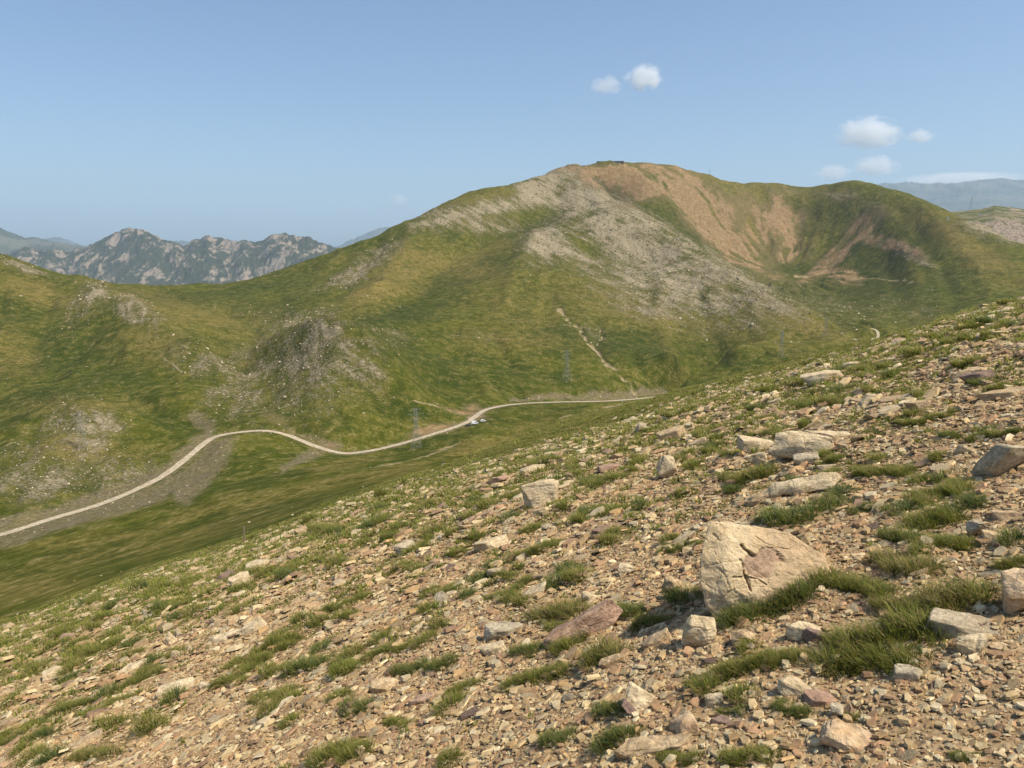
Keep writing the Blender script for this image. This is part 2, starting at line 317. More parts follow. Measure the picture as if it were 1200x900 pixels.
# lines where the land folds: (polyline, width, rise in metres)
CREASE = [([(650, 244), (605, 262), (562, 286), (530, 310), (500, 338), (452, 362), (415, 371)], 9, -11), ([(690, 240), (660, 248), (630, 262), (600, 275)], 6, -6), ([(480, 275), (520, 268), (570, 262), (620, 250), (648, 240)], 7, 6), ([(625, 283), (612, 305), (600, 335), (590, 365)], 10, 6), ([(640, 300), (645, 340), (640, 380)], 10, -5),
          ([(572, 390), (588, 415), (600, 440), (612, 466)], 7, -6), ([(545, 400), (560, 430), (570, 465)], 8, 4), ([(712, 350), (700, 385), (705, 420)], 9, -4), ([(780, 330), (770, 370), (785, 420), (800, 450)], 11, 5), ([(820, 350), (830, 390), (850, 425)], 9, -5), ([(880, 365), (890, 395), (905, 420)], 9, 4), ([(745, 420), (755, 440), (768, 460)], 6, -4),
          ([(92, 334), (130, 352), (165, 366), (200, 385), (230, 405), (258, 430)], 8, 7), ([(170, 350), (205, 368), (240, 392), (262, 420)], 8, -6), ([(60, 345), (52, 385), (35, 430)], 9, -5), ([(20, 330), (15, 370), (0, 410)], 9, 5), ([(115, 385), (95, 415), (60, 445)], 8, -5), ([(150, 395), (150, 425), (120, 455)], 8, 4), ([(190, 410), (195, 440), (205, 475)], 8, -4),
          ([(265, 372), (300, 388), (292, 412), (284, 435), (275, 480), (265, 508)], 7, -3), ([(285, 424), (320, 398), (350, 385), (400, 375)], 8, 2), ([(350, 420), (345, 455), (335, 490)], 8, -3), ([(410, 400), (425, 440), (430, 490)], 9, 3), ([(450, 425), (470, 460), (500, 485)], 8, -4), ([(0, 497), (30, 484), (60, 470)], 5, -4), ([(40, 500), (35, 540), (15, 590)], 9, -3), ([(140, 500), (160, 530), (175, 555)], 9, -2.5),
          ([(330, 352), (300, 362), (270, 366), (230, 360)], 7, -6), ([(400, 305), (370, 325), (345, 345)], 8, 5), ([(445, 290), (425, 320), (395, 350)], 9, -6), ([(480, 290), (460, 320), (440, 345)], 9, 5), ([(520, 330), (470, 352), (420, 362)], 7, 4),
          ([(1000, 232), (1030, 262), (1060, 300), (1080, 345)], 10, 7), ([(1050, 245), (1085, 285), (1110, 330), (1120, 365)], 9, -7), ([(1100, 265), (1135, 300), (1160, 345)], 9, 6), ([(1150, 285), (1180, 320), (1200, 345)], 8, -5), ([(1040, 320), (1055, 350), (1050, 378)], 8, -5), ([(870, 222), (880, 245), (890, 270)], 8, -8), ([(830, 215), (850, 245), (870, 280)], 8, 8), ([(780, 210), (800, 240), (830, 275)], 7, -7), ([(930, 228), (935, 260), (930, 295)], 8, -7), ([(905, 232), (908, 262), (912, 290)], 7, 7), ([(960, 232), (965, 262), (950, 298)], 8, 7), ([(760, 212), (775, 232), (790, 250)], 6, 6), ([(990, 300), (970, 318)], 5, -5), ([(1010, 292), (985, 322)], 5, 5)]
def m_ell(px, py, L_):
    s = np.zeros_like(px)
    for cx, cy, rx, ry, a, st_ in L_:
        a = math.radians(a); dx = px - cx; dy = py - cy
        u = (dx * math.cos(a) + dy * math.sin(a)) / rx; v = (-dx * math.sin(a) + dy * math.cos(a)) / ry
        s = 1 - (1 - s) * (1 - st_ * np.exp(-np.clip((u * u + v * v), 0, 30) ** 1.4 * .9))
    return s
def m_line(px, py, L_):
    s = np.zeros_like(px)
    for pl, w, st_ in L_:
        d = np.full_like(px, 1e9)
        for (ax, ay), (bx, by) in zip(pl[:-1], pl[1:]):
            vx, vy = bx - ax, by - ay; tt = np.clip(((px - ax) * vx + (py - ay) * vy) / (vx * vx + vy * vy), 0, 1)
            d = np.minimum(d, np.hypot(px - ax - tt * vx, py - ay - tt * vy))
        s = np.maximum(s, st_ * np.exp(-(d / w) ** 2 * .9))
    return s

# ------------------------------------------------------------------ road centre line
def catmull(P_, n):
    P_ = np.array(P_, float); out = []
    Q = np.vstack([2 * P_[0] - P_[1], P_, 2 * P_[-1] - P_[-2]])
    for i in range(1, len(Q) - 2):
        for f in np.linspace(0, 1, n, endpoint=False):
            out.append(.5 * ((2 * Q[i]) + (-Q[i - 1] + Q[i + 1]) * f + (2 * Q[i - 1] - 5 * Q[i] + 4 * Q[i + 1] - Q[i + 2]) * f * f + (-Q[i - 1] + 3 * Q[i] - 3 * Q[i + 1] + Q[i + 2]) * f ** 3))
    out.append(P_[-1]); return np.array(out)
def to_world(px, py, Y):
    t, e = te(px, py); return np.stack([t * Y, np.asarray(Y) * np.ones_like(t), -e * Y], -1)
def road_line(pl, n=14, sm=9):
    c = catmull([(a, b, math.log(c_)) for a, b, c_ in pl], n)
    w = to_world(c[:, 0], c[:, 1], np.exp(c[:, 2]))
    k = np.ones(sm) / sm
    for i in range(3):
        w[:, i] = np.convolve(np.pad(w[:, i], sm // 2, 'edge'), k, 'valid')
    return w
road_c = road_line(ROAD)
def hit_far(px, py, ymin=None):
    t0 = (px - 600) / F; t = t0 / CP
    l = np.linspace(math.log(ymin or 62), math.log(2600), 2600)
    for _ in range(5):
        e = far_e(t * np.ones_like(l), l); t = t0 * (CP + SP * e)
    _, yy = to_pixel(t, e)
    k = np.argmax(yy <= py)
    return float(t[k] * math.exp(l[k])), float(math.exp(l[k]))
TRACK_PX = [(1000, 397), (1010, 399), (1020, 401), (1028, 397), (1029, 389), (1022, 385), (1005, 382)]
track_pts = []
for a, b in TRACK_PX:
    x_, y_ = hit_far(a, b); track_pts.append((x_, y_))
tr = catmull(track_pts, 10)
track_c = np.c_[tr, -far_e(tr[:, 0] / tr[:, 1], np.log(tr[:, 1])) * tr[:, 1]]
for i in range(3):
    track_c[:, i] = np.convolve(np.pad(track_c[:, i], 4, 'edge'), np.ones(9) / 9, 'valid')

_hx, _hy = hit_far(925, 322, 1650)
def hollow_polar(x, y):
    return np.arctan2(y - _hy, x - _hx), np.hypot(x - _hx, y - _hy)
def far_noise(x, y, rock, red):
    ang, rr = hollow_polar(x, y)
    hz = np.exp(-(rr / 230) ** 4) * sstep(rr, 30, 120) * sstep(y, 1350, 1600)
    s1 = sstep(y, 150, 420); s2 = sstep(y, 600, 1200)
    wx = x + 30 * fbm(x / 160, y / 160, 2, 91); wy = y + 30 * fbm(x / 160, y / 160, 2, 92)
    n = fbm(wx / 150, wy / 150, 3, 5) * 2.4 * s1 + ridged(wx / 230, wy / 300, 4, 9) * 6.5 * s2 + ridged(wx / 90, wy / 120, 4, 10) * 3.2 * s1
    n = n + fbm(x / 26, y / 26, 3, 21) * (.35 + .9 * s1) + fbm(x / 7, y / 7, 3, 33) * (.12 + .16 * s1)
    n = n + rock * (ridged(x / 34, y / 34, 4, 41) * 3.0 + np.abs(fbm(x / 11, y / 11, 3, 44)) * 2.6) * s1
    n = n + red * (ridged(wx / 30, wy / 40, 4, 51) * 3.0) * s2 + hz * ridged(ang * 4.5 + .8 * fbm(x / 110, y / 110, 4, 81), rr / 240, 4, 53) * 9
    return n
def line_dist(x, y, C_):
    d = np.full(x.shape, 1e9); zz = np.zeros(x.shape); sd = np.zeros(x.shape)
    for a, b in zip(C_[:-1], C_[1:]):
        vx, vy = b[0] - a[0], b[1] - a[1]; q = max(vx * vx + vy * vy, 1e-9)
        tt = np.clip(((x - a[0]) * vx + (y - a[1]) * vy) / q, 0, 1)
        dx = x - a[0] - tt * vx; dy = y - a[1] - tt * vy; dd = np.hypot(dx, dy)
        m = dd < d
        d = np.where(m, dd, d); zz = np.where(m, a[2] + tt * (b[2] - a[2]), zz)
    return d, zz
ROAD_W = 2.3
def far_full(x, y):
    t = x / y; ly = np.log(y)
    e = far_e(t, ly); px, py = to_pixel(t, e)
    sc = 1
    wx = px + 7 * fbm(x / 40, y / 40, 3, 61) * np.clip(y / 700, .6, 1.4); wy = py + 4 * fbm(x / 40, y / 40, 3, 62)
    wx = wx + 3 * fbm(x / 9, y / 9, 2, 63); wy = wy + 2 * fbm(x / 9, y / 9, 2, 64)
    rock = m_ell(wx, wy, ROCK); red = m_ell(wx, wy, RED); dark = m_ell(wx, wy, DARK); dry = m_ell(wx, wy, DRY)
    lx = px + .9 * fbm(x / 12, y / 12, 2, 65); lyy = py + .6 * fbm(x / 12, y / 12, 2, 66)
    path = m_line(lx, lyy, PATH); gul = m_line(px + 3 * fbm(x / 12, y / 12, 3, 67), py + 2 * fbm(x / 12, y / 12, 3, 68), GULLY)
    cut = m_line(px + 5 * fbm(x / 14, y / 14, 3, 69), py + 4 * fbm(x / 14, y / 14, 3, 70), CUT)
    far = sstep(y, 1000, 1300)
    cut = np.where(y > 900, 0, cut); gul = np.where((y > 1150) | (y < 500), 0, gul)
    red = np.where((y < 900) & (py < 400), 0, red)
    rock = np.where((y < 300), 0, rock)
    # the hollow behind the central rib has its own cover
    ang, rr = hollow_polar(x, y); str_ = 1.6 * sstep(ridged(ang * 6 + 1.1 * fbm(x / 110, y / 110, 4, 81), rr / 190, 4, 82), -.1, .7) - .6
    brk = fbm(x / 60, y / 60, 4, 83); brk2 = fbm(x / 16, y / 16, 3, 84)
    red = np.clip(red * np.clip(.56 + .65 * str_ + 1.0 * brk + .6 * brk2, 0, 1.1), 0, 1)
    rock = np.clip(rock * np.clip(1.0 + .8 * fbm(x / 75, y / 75, 3, 85) + .55 * fbm(x / 20, y / 20, 3, 86), .05, 1.25), 0, 1)
    gul = gul * np.clip(.72 + 1.3 * fbm(x / 14, y / 14, 3, 87), 0, 1); path = path * np.clip(.75 + .9 * fbm(x / 16, y / 16, 3, 88), .1, 1)
    rock = rock * (1 - .28 * (y < 900))
    dark = np.clip(dark * (1.15 + .7 * brk + .3 * brk2), 0, 1); dry = np.clip(dry * (1.0 + .8 * fbm(x / 80, y / 80, 3, 89)), 0, 1)
    pool = m_ell(wx, wy, [(932, 317, 36, 8, -4, 1.0), (905, 296, 10, 18, 20, .6), (870, 262, 14, 20, 35, .5)]) * (y > 1400)
    red = red * (1 - pool); dark = np.maximum(dark, pool)
    beh = (y > 1450) & (px > 690) & (px < 1000)
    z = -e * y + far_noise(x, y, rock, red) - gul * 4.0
    fx_ = px + 5 * fbm(x / 55, y / 55, 3, 101); fy_ = py + 3.5 * fbm(x / 55, y / 55, 3, 102)
    live = (y > 330) & ((px < 700) | (py > 340) | (y > 1150)) & (y < 2350)
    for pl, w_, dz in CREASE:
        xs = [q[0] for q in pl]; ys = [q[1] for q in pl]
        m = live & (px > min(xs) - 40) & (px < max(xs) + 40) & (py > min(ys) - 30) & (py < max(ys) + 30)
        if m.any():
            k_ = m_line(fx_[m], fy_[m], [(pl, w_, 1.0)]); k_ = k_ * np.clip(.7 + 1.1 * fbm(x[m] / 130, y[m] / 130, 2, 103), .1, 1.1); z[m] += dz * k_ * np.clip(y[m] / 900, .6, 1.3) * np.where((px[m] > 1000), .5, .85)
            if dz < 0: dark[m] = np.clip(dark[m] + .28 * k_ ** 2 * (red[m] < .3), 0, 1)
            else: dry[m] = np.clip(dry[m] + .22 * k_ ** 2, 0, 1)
    for C_, w_, reach in ((road_c, ROAD_W, 17), (track_c, 2.2, 10)):
        lo = C_[:, :2].min(0) - 30; hi = C_[:, :2].max(0) + 30
        m = (x > lo[0]) & (x < hi[0]) & (y > lo[1]) & (y < hi[1])
        if m.any():
            d, zr = line_dist(x[m], y[m], C_)
            f = sstep(d, w_ + 1.2, w_ + reach)
            z[m] = zr - .12 + (z[m] - zr + .12) * f
            if C_ is road_c:
                c2 = cut[m]; c2 = np.maximum(c2, .8 * np.exp(-((d - 3.5) / 2.2) ** 2) * (.6 + .5 * fbm(x[m] / 20, y[m] / 20, 2, 71))); cut[m] = c2
    return z, np.c_[rock, red, dry], np.c_[dark, np.maximum(cut, 0), np.maximum(path, gul)]

# ------------------------------------------------------------------ materials of the land
def land_material():
    t = NT_('hill_ground'); p = t.pos()
    A = t.sep(t.attr('coverA', 'Color')); B = t.sep(t.attr('coverB', 'Color'))
    rock, red, dry = A[0], A[1], A[2]; dark, cut, path = B[0], B[1], B[2]
    n50 = t.noise(p, .02, 5, .6); n8 = t.noise(p, .11, 5, .62, .3); n2 = t.noise(p, .5, 4, .65); n05 = t.noise(p, 1.9, 3, .65)
    green = t.mix(t.ss(n50, .34, .66), (.046, .061, .005, 1), (.088, .094, .010, 1))
    green = t.mix(t.ss(n8, .42, .68), green, (.135, .120, .026, 1))
    green = t.mix(t.math('MULTIPLY', t.ss(n8, .36, .52, 1, 0), .55), green, (.042, .051, .007, 1))
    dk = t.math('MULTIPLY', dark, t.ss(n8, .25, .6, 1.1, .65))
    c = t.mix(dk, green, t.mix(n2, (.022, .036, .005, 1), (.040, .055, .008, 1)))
    dr = t.math('MULTIPLY', dry, t.ss(t.math('ADD', t.math('MULTIPLY', n8, .6), t.math('MULTIPLY', n2, .4)), .36, .6, .25, 1))
    c = t.mix(dr, c, t.mix(n2, (.15, .115, .026, 1), (.25, .185, .065, 1)))
    c = t.mul(c, t.ss(n2, .3, .7, .70, 1.2))
    c = t.mul(c, t.ss(n05, .3, .7, .84, 1.16))
    tus = t.noise(t.mapv(p, (1, 1, .6)), .26, 5, .68, .5)
    c = t.mix(t.math('MULTIPLY', t.ss(tus, .50, .40, 0, 1), t.ss(n50, .3, .6, .62, .22)), c, (.032, .045, .005, 1))
    c = t.mix(t.ss(tus, .57, .70, 0, .42), c, (.165, .140, .045, 1))
    # bare soil showing thinly everywhere
    soil = t.mix(n2, (.20, .145, .075, 1), (.30, .235, .15, 1))
    c = t.mix(t.math('MULTIPLY', t.ss(t.math('ADD', n2, t.math('MULTIPLY', n8, .5)), .82, .98), .55), c, soil)
    # rock and scree
    xyz = t.new('ShaderNodeSeparateXYZ'); t.L(p, xyz.inputs[0]); cb = t.new('ShaderNodeCombineXYZ')
    t.val(cb.inputs[0], t.math('MULTIPLY', xyz.outputs[0], .018)); t.val(cb.inputs[1], t.math('MULTIPLY', xyz.outputs[1], .018))
    t.val(cb.inputs[2], t.math('MULTIPLY', t.math('ADD', xyz.outputs[2], t.math('MULTIPLY', xyz.outputs[0], .6)), .13))
    nst = t.noise(cb.outputs[0], 1.0, 6, .62, .3)
    nr = t.noise(p, .26, 8, .74, .4); nr2 = t.noise(t.mapv(p, (1, 1, 2.0)), .75, 5, .72)
    s = t.math('ADD', t.math('ADD', t.math('MULTIPLY', nr, .8), t.math('ADD', t.math('MULTIPLY', nr2, .45), t.math('MULTIPLY', nst, .55))), t.math('MULTIPLY', rock, .30))
    fr = t.math('MULTIPLY', t.ss(s, 1.01, 1.22), t.ss(rock, .04, .25))
    rc = t.mix(t.ss(nr2, .40, .60), (.15, .122, .075, 1), (.43, .355, .238, 1))
    rc = t.mix(t.ss(nr, .42, .60), rc, t.mix(n2, (.26, .215, .14, 1), (.38, .32, .22, 1)))
    c = t.mix(t.math('MULTIPLY', rock, .55), c, t.mix(t.ss(nst, .4, .6), (.085, .078, .024, 1), (.165, .135, .062, 1)))
    c = t.mix(t.math('MULTIPLY', fr, .92), c, rc)
    # thin stony turf round the outcrops
    c = t.mix(t.math('MULTIPLY', rock, .0), c, (.23, .19, .115, 1))
    # red earth
    ns = t.noise(t.mapv(p, (1, 1, .35)), .05, 7, .7, .6)
    fd = t.ss(t.math('ADD', t.math('ADD', t.math('MULTIPLY', red, .75), t.math('MULTIPLY', ns, .9)), t.math('MULTIPLY', nr2, .5)), .98, 1.22)
    fd = t.math('MULTIPLY', fd, t.ss(red, .03, .2))
    rd = t.mix(t.ss(n8, .38, .62), (.265, .15, .075, 1), (.37, .25, .145, 1))
    rd = t.mix(t.ss(nr, .44, .6), rd, (.20, .145, .072, 1))
    c = t.mix(t.math('MULTIPLY', t.ss(red, .02, .35), .55), c, t.mix(n8, (.105, .09, .04, 1), (.18, .13, .068, 1)))
    c = t.mix(t.math('MULTIPLY', fd, .74), c, rd)
    # road cuttings, grey brown scree
    fc = t.ss(t.math('ADD', t.math('ADD', cut, t.math('MULTIPLY', n2, .4)), t.math('MULTIPLY', n8, .5)), .55, 1.05)
    c = t.mix(t.math('MULTIPLY', fc, t.ss(n8, .3, .6, .88, .5)), c, t.mix(t.ss(n2, .35, .65), (.13, .10, .062, 1), (.225, .178, .118, 1)))
    fp = t.ss(t.math('ADD', path, t.math('MULTIPLY', n2, .5)), .5, .9)
    c = t.mix(t.math('MULTIPLY', fp, .85), c, t.mix(n2, (.22, .17, .09, 1), (.40, .31, .19, 1)))
    h = t.math('ADD', t.math('MULTIPLY', n8, .5), t.math('ADD', t.math('MULTIPLY', n2, .22), t.math('MULTIPLY', t.math('MULTIPLY', nr, fr), 1.3)))
    return t.done(c, .95, t.bump(h, .55, 2.6), spec=.05)
M_land = land_material()

# ------------------------------------------------------------------ far land mesh
tc = np.unique(np.r_[np.linspace(-1.22, -.76, 90), np.linspace(-.76, .76, 1180), np.linspace(.76, 1.22, 90)])
def rows_for():
    f = [(0, math.log(320), 260), (math.log(320), math.log(2250), 640), (math.log(2250), math.log(3400), 60)]
    return f
NC = len(tc)
ystart = ystar(tc) * 1.27
cols = []
for k, (a, b, n) in enumerate(rows_for()):
    a_ = np.log(ystart) if k == 0 else np.full(NC, a)
    f = np.linspace(0, 1, n, endpoint=(k == 2))[:, None]
    cols.append(a_[None] * (1 - f) + b * f)
LY = np.vstack(cols); NR = len(LY)
Yg = np.exp(LY); Xg = tc[None] * Yg
Zg, CA, CB = far_full(Xg.ravel(), Yg.ravel())
Zg = Zg.reshape(NR, NC)
Zg -= .25 * (1 - np.clip(np.arange(NR) / 14, 0, 1))[:, None]
FAR_V = np.c_[Xg.ravel(), Yg.ravel(), Zg.ravel()]
lp, ct = grid_loops(NR, NC)
me = mesh_np('far_hills', FAR_V, lp, ct, M_land, {'coverA': CA.astype(np.float32), 'coverB': CB.astype(np.float32)}, smooth=True)
hills = tag(link('hills', me), 'green hills and bare mountain with red hollow beyond the road', kind='structure')
print('far', len(FAR_V), round(time.time() - T0, 1))
FAR_PX, FAR_PY = to_pixel(Xg.ravel() / Yg.ravel(), -Zg.ravel() / Yg.ravel())
PYg = FAR_PY.reshape(NR, NC)
run = np.minimum.accumulate(PYg, 0)
VIS = (PYg <= run + 1.0)
def ground_far(x, y):
    # nearest mesh vertex row/column, bilinear
    t = x / y; j = int(np.clip(np.searchsorted(tc, t) - 1, 0, NC - 2)); f = (t - tc[j]) / (tc[j + 1] - tc[j])
    def zc(jj):
        return np.interp(y, Yg[:, jj], Zg[:, jj])
    return float(zc(j) * (1 - f) + zc(j + 1) * f)
def place_far(px, py, ymin=None):
    x, y = hit_far(px, py, ymin); return Vector((x, y, ground_far(x, y)))

# road and track ribbons
def ribbon(name, C_, w, mat, lift=.03, crown=.0):
    C_ = np.array(C_); d = np.gradient(C_[:, :2], axis=0); d /= np.linalg.norm(d, axis=1)[:, None] + 1e-9
    nrm = np.c_[-d[:, 1], d[:, 0]]
    offs = np.linspace(-1, 1, 7) * w
    jig = np.array([fbm(np.arange(len(C_)) / 6.0, np.full(len(C_), s_), 2, 3) * .5 for s_ in (0.3, 9.1)])
    V = []
    for i, o_ in enumerate(offs):
        oo = o_ + (jig[0] if i == 0 else jig[1] if i == 6 else 0)
        rut = -.05 if i in (2, 4) else 0
        V.append(np.c_[C_[:, 0] + nrm[:, 0] * oo, C_[:, 1] + nrm[:, 1] * oo, C_[:, 2] + lift + rut])
    V = np.stack(V, 1).reshape(-1, 3)
    lp, ct = grid_loops(len(C_), 7)
    lp = lp.reshape(-1, 4)[:, ::-1].ravel()
    return link(name, mesh_np(name, V, lp, ct, mat, smooth=True))
t = NT_('dirt_road'); p = t.pos(); n = t.noise(p, .5, 6, .7); n2 = t.noise(p, 3, 4)
M_road = t.done(t.mix(t.ss(n, .35, .65), (.30, .245, .165, 1), (.50, .42, .30, 1)), .95, t.bump(n2, .3, .1))
tag(ribbon('road', road_c, ROAD_W, M_road, .04), 'pale dirt road winding through the valley', kind='structure')
tag(ribbon('dirt_track', track_c, 1.8, M_road, .04), 'pale dirt track loop at the mouth of the red hollow', kind='structure')

# loose rock on the far slopes: nobody could count it
def hull_proto(n, sx, sy, sz, seed, power=1.0):
    r = random.Random(seed); bm = bmesh.new()
    for _ in range(n):
        v = Vector((r.gauss(0, 1), r.gauss(0, 1), r.gauss(0, 1))); v.normalize(); v *= r.uniform(.75, 1)
        m_ = max(abs(v.x), abs(v.y), abs(v.z)); v = v.lerp(v / m_ * .8, power * .6)
        bm.verts.new((v.x * sx, v.y * sy, v.z * sz))
    g = bmesh.ops.convex_hull(bm, input=bm.verts)
    bmesh.ops.delete(bm, geom=[e for e in g['geom_interior'] if isinstance(e, bmesh.types.BMVert)], context='VERTS')
    bm.normal_update(); return bm
def proto_arrays(bm):
    bm.verts.ensure_lookup_table(); bm.verts.index_update()
    V = np.array([v.co[:] for v in bm.verts]); lp = []; ct = []
    for f in bm.faces:
        lp += [v.index for v in f.verts]; ct.append(len(f.verts))
    bm.free(); return V, np.array(lp), np.array(ct)
def rot_mats(n, tilt, rg, mean=None, spread=1.0):
    """random yaw then a random tilt"""
    a = rg.uniform(0, 2 * math.pi, n) if mean is None else mean + rg.normal(0, spread, n) + math.pi * rg.integers(0, 2, n)
    b = rg.normal(0, tilt, n); c = rg.normal(0, tilt, n)
    ca, sa, cb, sb, cc, sc_ = np.cos(a), np.sin(a), np.cos(b), np.sin(b), np.cos(c), np.sin(c)
    Z = np.zeros(n); O = np.ones(n)
    Rz = np.stack([ca, -sa, Z, sa, ca, Z, Z, Z, O], -1).reshape(n, 3, 3)
    Rx = np.stack([O, Z, Z, Z, cb, -sb, Z, sb, cb], -1).reshape(n, 3, 3)
    Ry = np.stack([cc, Z, sc_, Z, O, Z, -sc_, Z, cc], -1).reshape(n, 3, 3)
    return Rx @ Ry @ Rz
class Merge:
    def __init__(s): s.V = []; s.L = []; s.C = []; s.A = {}; s.n = 0
    def add(s, proto, Rm, pos, attrs):
        V, lp, ct = proto; n = len(pos)
        if n == 0: return
        W_ = np.einsum('nij,vj->nvi', Rm, V) + pos[:, None]
        s.V.append(W_.reshape(-1, 3)); s.L.append((lp[None] + (np.arange(n) * len(V))[:, None] + s.n).ravel()); s.C.append(np.tile(ct, n)); s.n += n * len(V)
        for k, a in attrs.items():
            s.A.setdefault(k, []).append(np.repeat(a, len(V), 0))
    def build(s, name, mat, smooth=False):
        return link(name, mesh_np(name, np.concatenate(s.V), np.concatenate(s.L), np.concatenate(s.C), mat, {k: np.concatenate(a) for k, a in s.A.items()}, smooth))
PAL_FAR = np.array([(.38, .31, .20), (.46, .38, .255), (.30, .235, .15), (.54, .46, .32), (.22, .17, .11)])
t = NT_('scree_stone'); p = t.pos(); n = t.noise(p, .9, 4, .7)
M_scree = t.done(t.mul(t.attr('tint', 'Color'), t.ss(n, .3, .7, .75, 1.2)), .95, spec=.1)
rock_v = CA[:, 0] * (VIS.ravel()) * (Yg.ravel() > 330)
extra = (VIS.ravel() & (Yg.ravel() > 62)) * np.where(Yg.ravel() < 330, .001, .0025) + .25 * CB[:, 2] * (CB[:, 2] > .4) + .10 * CA[:, 1]
pick = rng.random(len(rock_v)) < (rock_v ** 1.2 * .34 + extra * .5 + CB[:, 1] * .02 * VIS.ravel())
pick &= (FAR_PX > -60) & (FAR_PX < 1260) & (CB[:, 0] < .75)
idx = np.nonzero(pick)[0]
protos = [proto_arrays(hull_proto(11, 1, .8, .6, 300 + k)) for k in range(8)]
mg = Merge(); who = rng.integers(0, 8, len(idx))
for k in range(8):
    ii = idx[who == k]; n = len(ii)
    pos = FAR_V[ii] + np.c_[rng.normal(0, .8, n), rng.normal(0, .8, n), np.zeros(n)] * (FAR_V[ii, 1] / 700)[:, None]
    pos[:, 2] = FAR_V[ii, 2]
    sz = np.exp(rng.normal(-.55, .5, n)) * np.clip(FAR_V[ii, 1] / 750, .3, 1.5)
    near_ = FAR_V[ii, 1] < 330; sz[near_] *= .9
    sz = np.minimum(sz, 2.6)
    Rm = rot_mats(n, .35, rng) * sz[:, None, None]
    mg.add(protos[k], Rm, pos, {'tint': PAL_FAR[rng.integers(0, 5, n)] * rng.uniform(.8, 1.15, (n, 1))})
tag(mg.build('scattered_rocks', M_scree), 'pale loose rocks scattered over the far slopes', kind='stuff')
print('scree', len(idx), round(time.time() - T0, 1))

# ------------------------------------------------------------------ distant mountains
def range_mesh(name, crest, Y, front, mat, depth_e, rough, seed, nt=500, nr=120, t_pad=.25, label=None):
    c = np.array(crest, float); ct_, ce = te(c[:, 0], c[:, 1])
    t = np.linspace(ct_[0] - t_pad, ct_[-1] + t_pad, nt)
    f = np.linspace(0, 1.6, nr)
    T, Fq = np.meshgrid(t, f, indexing='xy')
    jag = (fbm(t * Y / 130, t * 0, 5, seed + 9, .6) * 2.6 + ridged(t * Y / 420, t * 0 + 3.3, 4, seed + 8, .6) * 3.0) / F * (1 if rough < 140 else .45)
    Ec = np.interp(T, ct_, ce) - jag[None]
    YY = Y * (1 - front) + Y * front * Fq
    X = T * YY
    up = np.where(Fq < 1, Fq, 1 - (Fq - 1) * 1.4)
    zc = -Ec * Y
    base = zc.min() - depth_e * Y
    prof = np.clip(up, -.2, 1)
    z = base + (zc - base) * (prof ** .8 * np.sign(prof + 1e-9) if False else np.sign(prof) * np.abs(prof) ** .85)
    s = Y * front
    wx = X + .25 * s * fbm(X / s * 2, YY / s * 2, 2, seed); wy = YY + .25 * s * fbm(X / s * 2, YY / s * 2, 2, seed + 1)
    n = ridged(wx / (s * .34), wy / (s * .8), 7, seed + 2, .58) * rough * 1.15 + ridged(X / (s * .05), YY / (s * .12), 4, seed + 3) * rough * .28
    edge = 1 - .75 * np.exp(-((Fq - 1) / .07) ** 2)
    z = z + n * edge * np.clip(.3 + prof, .1, 1)
    lp, cc = grid_loops(nr, nt)
    o = link(name, mesh_np(name, np.c_[X.ravel(), YY.ravel(), z.ravel()], lp, cc, mat, smooth=True))
    return tag(o, label, kind='structure')
t = NT_('far_cliffs'); p = t.pos(); g = t.new('ShaderNodeNewGeometry'); sepn = t.new('ShaderNodeSeparateXYZ'); t.L(g.outputs['Normal'], sepn.inputs[0])
pv = t.mapv(p, (1, .5, .38)); n1 = t.noise(pv, .0050, 8, .68, .9); n2 = t.noise(pv, .022, 5, .7)
st_ = t.math('ADD', t.math('MULTIPLY', n1, 1.0), t.math('MULTIPLY', n2, .35)); st_ = t.math('ADD', st_, t.math('MULTIPLY', sepn.outputs[2], -.22))
fk = t.ss(st_, .49, .60)
M_cliff = t.done(t.mix(fk, t.mix(n2, (.024, .033, .016, 1), (.060, .062, .030, 1)), t.mix(n2, (.17, .135, .10, 1), (.34, .275, .21, 1))), .95, t.bump(n1, .6, 60), spec=.05)
range_mesh('rocky_mountains', [(-60, 306), (0, 304), (15, 302), (40, 294), (60, 297), (75, 300), (100, 295), (112, 288), (125, 283), (135, 275), (150, 269), (162, 271), (172, 274), (190, 284), (215, 292), (225, 286), (245, 281), (265, 286), (278, 288), (290, 285), (300, 287), (320, 280), (332, 279), (355, 281), (375, 288), (392, 294), (408, 301), (440, 312)],
           9500, .30, M_cliff, .085, 139, 71, nt=900, nr=300, t_pad=.25, label='jagged rocky mountains with pale cliffs beyond the saddle')
t = NT_('far_range'); p = t.pos(); n1 = t.noise(p, .0012, 6, .6)
M_range = t.done(t.mix(t.ss(n1, .4, .6), (.055, .07, .045, 1), (.12, .12, .085, 1)), .95, spec=.05)
range_mesh('blue_ridge', [(-80, 262), (-20, 266), (0, 272), (15, 277), (30, 281), (45, 280), (62, 286), (85, 290), (105, 292), (130, 297)], 13000, .35, M_range, .06, 150, 81, t_pad=.3, label='hazy blue ridge behind the rocky mountains')
range_mesh('faint_range', [(40, 284), (70, 281), (95, 290), (130, 287), (200, 286), (215, 284), (240, 290), (330, 296), (395, 291), (420, 279), (440, 271), (470, 268), (520, 275), (600, 280)], 26000, .3, M_range, .05, 220, 85, t_pad=.05, label='faint pale mountain range on the left horizon')
range_mesh('distant_range', [(960, 235), (1000, 228), (1030, 222), (1060, 220), (1090, 222), (1110, 219), (1130, 216), (1145, 214), (1170, 216), (1190, 217), (1230, 219), (1300, 226)], 24000, .3, M_range, .05, 240, 88, t_pad=.1, label='long hazy blue mountain range behind the right ridge')
